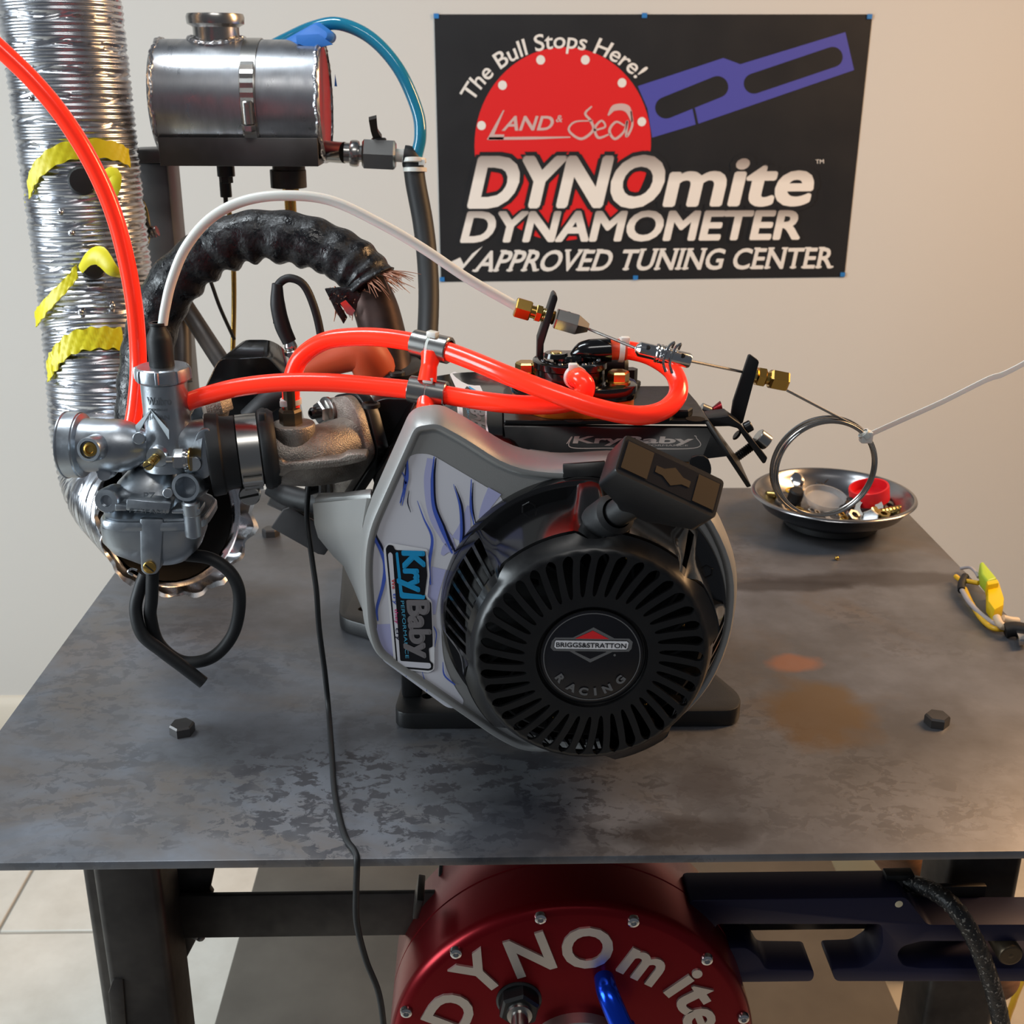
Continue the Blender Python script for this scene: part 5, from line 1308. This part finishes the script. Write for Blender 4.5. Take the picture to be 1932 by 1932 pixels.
b = B(); p = fa+fn_*100*u+V((0, -.002, .0068)); lathe(b, [(.0018, 0), (.0001, .0003)], p, (0, -.3, 1), 12, False, False); part('set_hole', b, 'shade_black', stop)
cc0, cc1 = PY(1200, 657, KY-.042), PY(1302, 681, KY-.042)
WIRE = [PY(1106, 619, KY), cc0, cc1, PY(1408, 703, KY-.004), PY(1484, 736, KY), PY(1545, 768, KY), PY(1594, 803, KY)]
coilc = PY(1556, 884, KY); CR = .0368
b = B(); tube(b, [WIRE[0], WIRE[1]], .0010, 8, 1)
single('throttle_wire', b, 'steel', 'bare steel wire from the hexagonal stop to the connector', 'wire')
b = B(); tube(b, [WIRE[2], WIRE[3]], .0010, 8, 1)
single('throttle_wire', b, 'steel', 'bare steel wire from the connector to the right bracket', 'wire')
b = B(); pts = [WIRE[4], WIRE[5]]; random.seed(11)
a0 = math.atan2(WIRE[6].z-coilc.z, WIRE[6].x-coilc.x)
for i in range(4*18+6):
    a = a0-2*PI*i/18; rr = CR+.0012*math.sin(i*.19+1)+.0011*math.sin(i*.055*2.2); pts.append(coilc+V((rr*math.cos(a)*1.0, .0034*math.sin(i*.11)+.002*math.sin(i*.35), rr*math.sin(a)*.985)))
tube(b, pts, .00095, 8, 4); single('throttle_wire', b, 'steel', 'coil of steel wire hanging in front of the parts bowl', 'wire')
b = B(); d = cc1-cc0; l = d.length; lathe(b, [(.0026, 0), (.0050, l*.06), (.0050, l*.97), (.0044, l)], cc0, d, 24); con = single('wire_connector', b, 'bright_steel', 'silver tube connector with wrapped wire joining two throttle wires', 'connector')
for t in (.20, .84):
    b = B(); lathe(b, [(.0017, 0), (.0001, .0003)], cc0+d*t+V((0, -.0040, .0030)), (0, -.8, .6), 12, False, False); part('screw_hole', b, 'shade_black', con)
b = B(); pts = []
for i in range(60): a = i*.55; t = .36+.16*i/60; X, Y_, Z_ = basis(d); pts.append(cc0+d*t+(X*math.cos(a)+Y_*math.sin(a))*.0056)
tube(b, pts, .0008, 6, 1)
for t in (.54, .66): p = cc0+d*t; tube(b, [p+V((0, -.005, -.010)), p+V((-.002, -.0055, -.003)), p+V((.001, -.004, .006)), p+V((.005, -.002, .009)), p+V((.004, -.001, .005))], .0009, 6, 5)
part('wrapped_wire', b, 'bright_steel', con)
# right hand bracket
rb = thing('cable_bracket', 'angled black steel bracket with bolts at the right end of the throttle wire', 'bracket', PY(1400, 800, .77))
def rq(x, y): return (1180+x/2.569, 540+y/2.569)
b = B(); prism(b, [PY(*rq(*p), KY-.012) for p in [(598, 336), (608, 333), (645, 360), (648, 372), (570, 665), (545, 672), (513, 628), (523, 560)]], (0, .004, 0), bev=.0008)
part('upright', b, 'black_powder', rb)
b = B(); prism(b, [PY(*rq(*p), KY-.030) for p in [(400, 640), (500, 625), (560, 670), (690, 832), (680, 858), (668, 862), (545, 690), (505, 680), (410, 682)]], (0, .018, 0), bev=.001); part('base_leg', b, 'black_powder', rb)
for p0, p1, r, mt_, nm in (((640, 725), (688, 760), .0058, 'steel', 'cap_screw'), ((578, 690), (612, 672), .0040, 'black_satin', 'small_bolt'), ((545, 725), (536, 718), .004, 'black_satin', 'small_bolt')):
    b = B(); P0, P1 = PY(*rq(*p0), KY-.020), PY(*rq(*p1), KY-.020); cyl(b, P0, P1, r, 20, bev=.0006); part(nm, b, mt_, rb)
b = B(); P0, P1 = PY(*rq(612, 775), KY-.020), PY(*rq(540, 828), KY-.020); dd = P1-P0; lathe(b, [(.0034-.0004*(i % 2), dd.length*i/16) for i in range(17)], P0, dd, 16); part('thread', b, 'black_satin', rb)
fit2 = thing('brass_fitting', 'brass compression fitting at the right black bracket', 'fitting', PY(1460, 718, KY))
ga = PY(1424, 709, KY-.004); gd = PY(1486, 721, KY-.004)-ga; u = gd.length/62
b = B(); lathe(b, [(.0055, 2*u), (.0070, 4*u), (.0072, 17*u), (.0055, 20*u)], ga, gd, 6, x=(0, -.3, 1)); part('hex_body', b, 'brass', fit2, smooth=20)
b = B(); lathe(b, [(.0044, 18*u), (.0044, 30*u)], ga, gd, 18); part('collar', b, 'brass', fit2)
b = B(); lathe(b, [(.0062, 27*u), (.0074, 31*u), (.0074, 58*u), (.0068, 61*u)], ga, gd, 6, x=(0, -.3, 1)); part('nut', b, 'brass', fit2, smooth=20)
b = B(); lathe(b, [(.0062, -15*u), (.0062, -8*u), (.0048, -7*u), (.0048, 2*u)], ga, gd, 20); part('stop_head', b, 'gold_zinc', fit2)
# cable tie on the coil
b = B(); p = PY(1634, 824, KY); box(b, p, (.0085, .0075, .0085), bev=.0012)
T = spline(path((1640, 820, KY), (1700, 793, KY), (1780, 757, KY), (1862, 716, KY), (1892, 706, KY), (1940, 680, KY), (1985, 640, KY)), 4); LL = []
for q in T: LL.append([q+V((0, -.0006, .0020)), q+V((0, .0006, .0020)), q+V((0, .0006, -.0020)), q+V((0, -.0006, -.0020))])
loft(b, LL); lathe(b, [(.0034, -.0022), (.0044, -.0022), (.0044, .0022), (.0034, .0022)], coilc+V((CR*.72, 0, CR*.69)), (-.7, 0, .7), 16, False, False)
single('long_cable_tie', b, 'nylon_white', 'long white cable tie with its tail rising to the right edge', 'cable tie')
# vent hose under the carburetor
b = B(); tube(b, path((288, 1080, .775), (286, 1130, .776), (284, 1165, .778), (300, 1215, .782), (345, 1248, .784), (400, 1240, .784), (440, 1195, .785), (452, 1130, .786), (438, 1085, .787), (400, 1055, .790), (345, 1046, .795)), .0047, 14, 10)
single('overflow_hose', b, 'black_rubber', 'black rubber overflow hose making a large loop under the carburetor', 'hose')
b = B(); tube(b, path((274, 1083, .782), (264, 1110, .780), (256, 1150, .776), (268, 1196, .772), (305, 1228, .771), (345, 1258, .771), (384, 1288, .771)), .0047, 14, 10)
single('overflow_hose', b, 'black_rubber', 'black rubber drain hose crossing the loop with a cut lower end', 'hose')
# thin cable from the engine across the table
b = B(); tube(b, path((584, 900, .845), (579, 975, .835), (588, 1050, .822), (597, 1115, .812), (602, 1185, .806), (613, 1270, .802), (620, 1340, .795))+[PZ(626, 1420, .004), PZ(632, 1500, .003), PZ(650, 1575, .0026), V((PZ(667, 1622, .003).x, YF+.004, TZ+.0026)), V((PZ(670, 1635, .003).x, YF-.0028, TZ-.002))]+path((672, 1680, .617), (673, 1740, .616), (690, 1810, .616), (714, 1872, .616), (724, 1940, .616), (724, 2000, .616)), .0021, 10, 8)
single('sensor_cable', b, 'black_rubber', 'thin black cable hanging from the engine over the front table edge', 'cable')
# ================================================================ absorber drum under the table
DYY = .665
q = [PY(x, y, DYY) for x, y in ((765, 1908), (862, 1798), (1020, 1732), (1195, 1737), (1335, 1808), (1400, 1920))]
def fitcircle(P):
    sx = sy = sxx = syy = sxy = sxz = syz = sz = 0; n = len(P)
    A = [[0]*3 for _ in range(3)]; R = [0]*3
    for p in P:
        row = (2*p.x, 2*p.z, 1); t = p.x*p.x+p.z*p.z
        for i in range(3):
            R[i] += row[i]*t
            for j in range(3): A[i][j] += row[i]*row[j]
    s = Matrix(A).inverted() @ V(R)
    return s.x, s.y, math.sqrt(s.z+s.x**2+s.y**2)
DX, DZ, DSR = fitcircle(q)
DRR = DSR*1.052
dyno = thing('absorber_drum', 'round dark red anodised dynamometer drum with raised silver lettering', 'dynamometer', (DX, DYY+.05, TZ-.5))
def DP_(r, a, y): return V((DX+r*math.cos(a), y, DZ+r*math.sin(a)))
b = B(); loft(b, [[DP_(r, 2*PI*i/128, y) for i in range(128)] for r, y in [(DRR*.9, DYY+.105), (DRR-.002, DYY+.105), (DRR, DYY+.103), (DRR, DYY+.052), (DRR-.0008, DYY+.0515), (DRR-.0008, DYY+.0505), (DRR, DYY+.050), (DRR, DYY+.010), (DRR-.0006, DYY+.006), (DRR-.003, DYY+.0022), (DRR-.006, DYY+.0004), (DRR-.008, DYY)]])
part('housing', b, 'red_anodised', dyno, smooth=45)
for p in q+[PY(735, 2010, DYY), PY(1425, 2030, DYY)]:
    b = B(); d = V((p.x-DX, 0, p.z-DZ)); c = V((DX, DYY, DZ))+d.normalized()*DSR
    lathe(b, [(.0046, -.001), (.0046, .0006), (.0040, .0022), (.0026, .0030), (.0020, .0030), (.0020, .0012), (.0001, .0012)], c, (0, -1, 0), 20); part('screw', b, 'bright_steel', dyno)
def raised(ch, px, py, cap, wsc, rot=0, base=.5):
    """one raised letter standing radially at a photo point"""
    p = PY(px, py, DYY); a = math.atan2(p.z-DZ, p.x-DX)+math.radians(rot); rd = V((math.cos(a), 0, math.sin(a))); tn = V((math.sin(a), 0, -math.cos(a)))
    b = B(); vs, fs = glyphs(ch, .028, 0, .04); x0 = min(v.x for v in vs); x1 = max(v.x for v in vs); z0 = min(v.z for v in vs); z1 = max(v.z for v in vs)
    y0 = min(v.y for v in vs); y1 = max(v.y for v in vs); s = cap/.729
    nv = [b.verts.new(p+tn*((v.x-(x0+x1)/2)*s*wsc)+rd*((v.y-(y0+y1)/2)*s)+V((0, -.0022*(v.z-z0)/(z1-z0)+.0003, 0))) for v in vs]
    for f_ in fs:
        try: b.faces.new([nv[i] for i in f_])
        except ValueError: pass
    part('raised_letter', b, 'milled_alu', dyno, smooth=20)
for ch, px, py, cap, w in (('D', 851, 1906, .0335, 1.0), ('Y', 905, 1834, .0335, .95), ('N', 1000, 1799, .0335, .95), ('O', 1108, 1786, .0345, .98), ('m', 1212, 1822, .034, .92), ('i', 1289, 1852, .034, 1.0), ('t', 1310, 1880, .034, 1.1), ('e', 1318, 1922, .034, 1.0)):
    raised(ch, px, py, cap, w)
# shaft with black nut, blue hose elbow, lower cover
b = B(); p = PY(979, 1886, DYY); lathe(b, [(.0165, .0), (.0165, -.001), (.0150, -.002)], p, (0, 1, 0), 32); hexa(b, p+V((0, -.001, 0)), (0, -1, 0), .0150, .012, x=(1, 0, .35)); part('shaft_nut', b, 'black_satin', dyno, smooth=20)
b = B(); lathe(b, [(.0095, .012), (.0090, .016), (.0062, .0165), (.0062, .085), (.0055, .086)], p, (0, -1, 0), 28); part('shaft', b, 'steel', dyno)
b = B(); P0 = PY(1140, 1850, DYY-.002); tube(b, [P0+V((0, .004, 0)), P0+V((.001, -.012, .001)), P0+V((.006, -.022, -.008)), P0+V((.014, -.030, -.024)), P0+V((.022, -.036, -.044))], [.0072, .0078, .0080, .0078, .0076], 24, 6)
be = part('blue_elbow', b, 'blue_anodised', dyno, 'blue anodised hose elbow')
b = B(); c0 = P0+V((.010, -.027, -.016)); dd = V((.010, -.007, -.020)); lathe(b, [(.0078, 0), (.0094, .001), (.0094, .006), (.0082, .007)], c0, dd, 24); lathe(b, [(.0080, .012), (.0100, .013), (.0100, .022), (.0085, .023)], c0, dd, 6); part('swivel_nut', b, 'blue_anodised', be, smooth=25)
b = B(); lathe(b, [(.040, 0), (.040, .010), (.037, .0115), (.030, .0115)], PY(1090, 1990, DYY), (0, -1, 0), 56); part('hub_cover', b, 'milled_alu', dyno)
# torque arm
AY = .706
def ap(x, y): return PY(x, y, AY)
o = rounded(path(*[(x, y, AY) for x, y in [(1300, 1698), (1710, 1693), (1750, 1745), (2080, 1744), (2080, 1776), (1740, 1776), (1702, 1786), (1692, 1802), (1704, 1822), (1740, 1827), (2080, 1827), (2080, 1852), (1576, 1852), (1568, 1828), (1628, 1826), (1656, 1808), (1666, 1780), (1664, 1744), (1350, 1744), (1350, 1790), (1408, 1788), (1432, 1806), (1445, 1829), (1534, 1830), (1537, 1840), (1532, 1852), (1300, 1855)]]), .004, 3)
b = B(); prism(b, o, (0, .032, 0), bev=.0012); part('torque_arm', b, 'navy_anodised', dyno, 'dark navy slotted torque arm')
b = B(); prism(b, path((2040, 1744, AY), (2080, 1744, AY), (2080, 1852, AY), (2040, 1852, AY)), (0, .032, 0)); part('torque_arm', b, 'navy_anodised', dyno)
b = B(); lathe(b, [(.0030, 0), (.0001, .0002)], PY(1696, 1706, AY-.0003), (0, -1, 0), 16, False, False); part('arm_hole', b, 'cream_plastic', dyno)
b = B(); p = PY(1906, 1801, AY-.004); lathe(b, [(.0095, -.02), (.0095, 0), (.0085, .0015)]+[(.0085*(1-k/6), .0015+(.0004 if k % 2 else 0)) for k in range(1, 6)], p, (0, -1, 0), 32); part('load_pin', b, 'label_bronze', dyno)
b = B(); prism(b, path((786, 1698, .70), (800, 1700, .70), (790, 1735, .70), (778, 1735, .70)), (0, .03, 0), bev=.001); part('side_bracket', b, 'dark_steel', dyno)
# braided hose over the arm
b = B(); HP_ = path((1330, 1668, .742), (1450, 1667, .740), (1580, 1665, .738), (1690, 1665, .732), (1745, 1674, .716), (1795, 1706, .694), (1832, 1760, .686), (1858, 1820, .684), (1880, 1890, .683), (1892, 1960, .684), (1896, 2060, .69))
P = spline(HP_, 12); F = frames(P); LL = []
for i, (p, (X, Y_, Z_)) in enumerate(zip(P, F)):
    LL.append([p+(X*math.cos(2*PI*k/24)+Y_*math.sin(2*PI*k/24))*(.0066+.0005*math.sin(i*1.7)*math.cos(k*PI/2)) for k in range(24)])
loft(b, LL)
br_ = single('braided_hose', b, M('braid', (22, 22, 23), rough=.45, col2=(120, 116, 110), scale=420, detail=1, lo=.62, hi=.66, bump=.6, bscale=420), 'black braided hose running over the navy torque arm and down the right leg', 'hose', smooth=80)
b = B(); p = PY(1690, 1663, .7325); lathe(b, [(.0070, -.007), (.0092, -.0065), (.0092, .0065), (.0070, .007)], p, (1, -.05, -.05), 20, False, False); box(b, p+V((.0, -.003, .009)), (.022, .01, .005), bev=.001); part('hose_tie', b, 'black_rubber', br_)

# ================================================================ parts bowl
BC = V((.389, 1.207, TZ))
bowl = thing('parts_bowl', 'round polished steel magnetic parts bowl at the back right of the table', 'bowl', BC)
b = B(); prof = [(.0001, .0105), (.040, .0105), (.058, .013), (.070, .019), (.080, .030), (.0838, .0365), (.0858, .0372), (.0885, .0365), (.0893, .0350), (.0878, .0338), (.0845, .0328), (.076, .0205), (.064, .0130), (.050, .0095), (.0001, .0095)]
lathe(b, prof, BC, (0, 0, 1), 96, False, False); part('dish', b, 'bowl_steel', bowl, smooth=60)
b = B(); lathe(b, [(.050, .0002), (.052, .002), (.052, .008), (.046, .0097)], BC, (0, 0, 1), 48); part('magnet_base', b, 'black_rubber', bowl)
def bp(x, y, z=.014): return PZ(1420+x/6.0375, 860+y/6.0375, z)
b = B(); c = bp(1335, 498, .022)
R_c = .0218
tl_ = Matrix.Rotation(math.radians(-12), 3, 'Y') @ Matrix.Rotation(math.radians(4), 3, 'X')
lathe(b, [(.0001, .006), (R_c-.003, .006), (R_c-.0028, .013), (R_c-.0022, .0165), (R_c, .0165), (R_c+.0005, .015), (R_c, 0), (.0001, 0)], c, tl_ @ V((0, 0, 1)), 56, False, False)
single('red_cap', b, 'red_cap', 'open red plastic cap lying in the steel parts bowl', 'cap')
b = B(); c = bp(815, 525, .016); lathe(b, [(.0001, 0), (.023, 0), (.0244, .003), (.0248, .008), (.0236, .008), (.0230, .0035), (.0218, .0018), (.0001, .0016)], c, (.08, -.22, 1), 56, False, False)
single('clear_lid', b, 'clear_plastic', 'clear plastic lid lying in the middle of the parts bowl', 'lid')
random.seed(5)
def sm(name, label, cat, fn, mat, parts=()):
    b = B(); fn(b); return single(name, b, mat, label, cat, smooth=25)
def bolt(p, d, r, L):
    def f(b):
        dn = V(d).normalized(); hexa(b, p, -dn, r*1.9, r*1.5); lathe(b, [(r*(1 if i % 2 else .86), L*i/18) for i in range(19)], p, dn, 12)
    return f
def nutf(p, ax, r):
    def f(b):
        X, Y_, Z_ = basis(ax); h = r*.85
        lathe(b, [(r*.55, 0), (r*.95, 0), (r, h*.1), (r, h*.9), (r*.95, h), (r*.55, h), (r*.5, h*.5), (r*.55, 0)], p, ax, 6, False, False)
    return f
def washer(p, ax, r):
    def f(b): lathe(b, [(r*.5, 0), (r, 0), (r, r*.16), (r*.5, r*.16), (r*.5, 0)], p, ax, 24, False, False)
    return f
sm('round_head_bolt', 'dome headed zinc bolt at the back left of the bowl', 'bolt', lambda b: (lathe(b, [(.0125, 0), (.0125, .003), (.010, .007), (.004, .009), (.0001, .0092)], bp(465, 300, .022), (-.3, -.6, .6), 24), cyl(b, bp(480, 330, .016), bp(465, 300, .022), .004, 12)), 'bright_steel')
sm('zinc_bolt', 'yellow zinc bolt lying at the right front inside the bowl', 'bolt', bolt(bp(1410, 650, .018), (1, .22, .10), .0042, .038), 'gold_zinc')
sm('zinc_bolt', 'yellow zinc bolt behind the clear lid in the bowl', 'bolt', bolt(bp(560, 345, .017), (1, .05, -.05), .0046, .022), 'gold_zinc')
sm('zinc_bolt', 'short pale bolt against the left wall of the bowl', 'bolt', bolt(bp(245, 440, .021), (-1, -.2, .15), .0036, .010), 'gold_zinc')
sm('hex_bolt', 'shiny hex bolt head at the front right of the bowl', 'bolt', bolt(bp(1345, 700, .018), (.4, 1, -.3), .0050, .014), 'bright_steel')
sm('hex_bolt', 'small steel bolt leaning left of the clear lid', 'bolt', bolt(bp(430, 370, .017), (.7, -.5, .1), .0034, .016), 'steel')
sm('large_washer', 'large steel washer leaning on the red cap', 'washer', washer(bp(1310, 600, .019), (-.2, -.75, .6), .0165), 'steel')
sm('steel_washer', 'flat steel washer in front of the clear lid', 'washer', washer(bp(930, 710, .015), (.1, -.2, 1), .0115), 'bright_steel')
sm('steel_washer', 'thin washer standing behind the clear lid', 'washer', washer(bp(890, 350, .018), (.2, -.9, .4), .0095), 'dark_steel')
sm('hex_nut', 'pale hex nut at the front left of the bowl', 'nut', nutf(bp(510, 665, .015), (.1, -.5, 1), .0072), 'gold_zinc')
sm('hex_nut', 'small copper toned nut beside the pale front nut', 'nut', nutf(bp(600, 685, .015), (.3, -.3, 1), .0052), 'brass')
sm('hex_nut', 'steel nut between the washer and the shiny hex bolt', 'nut', nutf(bp(1130, 710, .015), (.3, -.5, .8), .0078), 'steel')
sm('hex_nut', 'brassy nut at the right end of the bowl front', 'nut', nutf(bp(1480, 710, .016), (.1, -.2, 1), .0074), 'gold_zinc')
sm('hex_nut', 'small nut right of the flat front washer', 'nut', nutf(bp(1040, 735, .015), (0, -.4, 1), .0048), 'brass')
sm('hex_nut', 'dull nut below the left side of the wire coil', 'nut', nutf(bp(370, 610, .015), (.2, -.6, 1), .0066), 'steel')
sm('rubber_plug', 'dark rubber plug with yellow ring left of the clear lid', 'plug', lambda b: lathe(b, [(.0085, 0), (.0085, .012), (.007, .014)], bp(475, 500, .014), (.1, -.3, 1), 24), 'black_rubber')
b = B(); p = bp(470, 480, .014); tube(b, [p+V((.0095*math.cos(a), .0095*math.sin(a), .009)) for a in [2*PI*k/10 for k in range(10)]], .0011, 8, 4, closed=True); single('yellow_ring', b, 'wire_yellow', 'thin yellow ring round the dark rubber plug', 'ring')
sm('black_knob', 'dark rubber fitting under the lower right of the coil', 'fitting', lambda b: lathe(b, [(.008, 0), (.009, .003), (.006, .008), (.006, .012)], bp(1060, 640, .014), (.3, -.3, 1), 20), 'black_rubber')
sm('black_knob', 'dark fitting between the large washer and the lid', 'fitting', lambda b: lathe(b, [(.0075, 0), (.0085, .004), (.005, .009), (.004, .013)], bp(1140, 600, .014), (-.3, .2, 1), 20), 'dark_steel')
sm('wire_clip', 'bent dark clip at the back centre of the bowl', 'clip', lambda b: tube(b, [bp(740, 360, .014), bp(720, 320, .020), bp(780, 320, .024), bp(830, 380, .018)], .0018, 8, 5), 'dark_steel')
sm('lock_washer', 'small spring washer behind the brassy nut', 'washer', washer(bp(1560, 575, .019), (.2, -.4, 1), .0085), 'steel')
for k, ((x, y), r) in enumerate(zip(((300, 530), (420, 640), (660, 640), (720, 660), (1000, 690), (1085, 690), (1120, 660), (1190, 735), (1240, 735)), (.0048, .0040, .0044, .0040, .0045, .005, .0052, .0042, .0046))):
    od = ['first', 'second', 'third', 'fourth', 'fifth', 'sixth', 'seventh', 'eighth', 'last'][k]
    b = B(); nutf(bp(x, y, .0145), (random.uniform(-.5, .5), -.5, 1), r)(b); single('small_nut', b, ['steel', 'brass', 'bright_steel'][k % 3], 'tiny loose nut along the bowl front, %s of nine from the left' % od, 'nut', 'tiny nuts along the front of the parts bowl', smooth=25)
sm('copper_crumb', 'tiny copper crumb on the table in front of the bowl', 'crumb', lambda b: bmesh.ops.create_icosphere(b, subdivisions=2, radius=.0024, matrix=Matrix.Translation(PZ(1579, 1053, .0022))), 'brass')

# ================================================================ yellow connector at the right edge
def kp(x, y, z=.008): return PZ(1400+x/3.6316, 760+y/3.6316, z)
cn = thing('wire_plug', 'yellow plug with lime hood and short wires at the right table edge', 'connector', kp(1700, 1400, 0))
b = B(); prism(b, [kp(1668, 1310, .006), kp(1745, 1300, .006), kp(1782, 1420, .006), kp(1778, 1470, .006), kp(1715, 1505, .006), kp(1670, 1440, .006)], (0, 0, .013), bev=.0015); part('plug_body', b, 'yellow_plastic', cn)
b = B(); prism(b, [kp(1662, 1300, .012), kp(1738, 1286, .012), kp(1748, 1312, .012), kp(1670, 1328, .012)], (0, 0, .012), bev=.001); part('plug_collar', b, 'yellow_plastic', cn)
b = B(); prism(b, [kp(1615, 1180, .010), kp(1640, 1172, .010), kp(1735, 1290, .010), kp(1665, 1310, .010), kp(1625, 1260, .010)], (0, 0, .014), bev=.004, seg=3); part('hood', b, 'lime_plastic', cn)
for nm, mat, pts, r in (('wire', 'wire_yellow', [(1465, 1190, .006), (1500, 1215, .008), (1560, 1225, .010), (1620, 1235, .012)], .0024), ('wire', 'wire_yellow', [(1525, 1275, .008), (1570, 1370, .006), (1640, 1480, .004), (1720, 1545, .004), (1810, 1550, .005)], .0025),
                        ('wire', 'wire_grey', [(1505, 1280, .008), (1560, 1370, .007), (1650, 1460, .006), (1740, 1520, .006), (1800, 1540, .006)], .0024), ('wire', 'wire_grey', [(1500, 1135, .004), (1560, 1128, .010), (1600, 1160, .012), (1620, 1195, .012)], .0016)):
    b = B(); tube(b, [kp(*p) for p in pts], r, 10, 6); part(nm, b, mat, cn)
b = B(); tube(b, [kp(1530, 1190, .010), kp(1505, 1240, .009), kp(1505, 1285, .008)], .0038, 10, 4); part('wire_wrap', b, 'black_rubber', cn)
b = B(); tube(b, [kp(1745, 1470, .012), kp(1770, 1520, .010), kp(1800, 1535, .008)], .0036, 10, 4); part('pin_sleeve', b, 'skin_beige', cn)
b = B(); tube(b, [kp(1785, 1480, .012), kp(1840, 1495, .010), kp(1890, 1500, .009)], .0042, 10, 4); part('pin_sleeve', b, 'skin_beige', cn)
b = B(); tube(b, [kp(1800, 1560, .006), kp(1870, 1550, .008), kp(1980, 1570, .008)], .0068, 12, 4); part('wire_wrap', b, 'black_rubber', cn)
b = B(); prism(b, [kp(1868, 1600, .004), kp(1950, 1590, .004), kp(1960, 1660, .004), kp(1895, 1665, .004)], (0, 0, .006), bev=.001); part('metal_clip', b, 'bright_steel', cn)
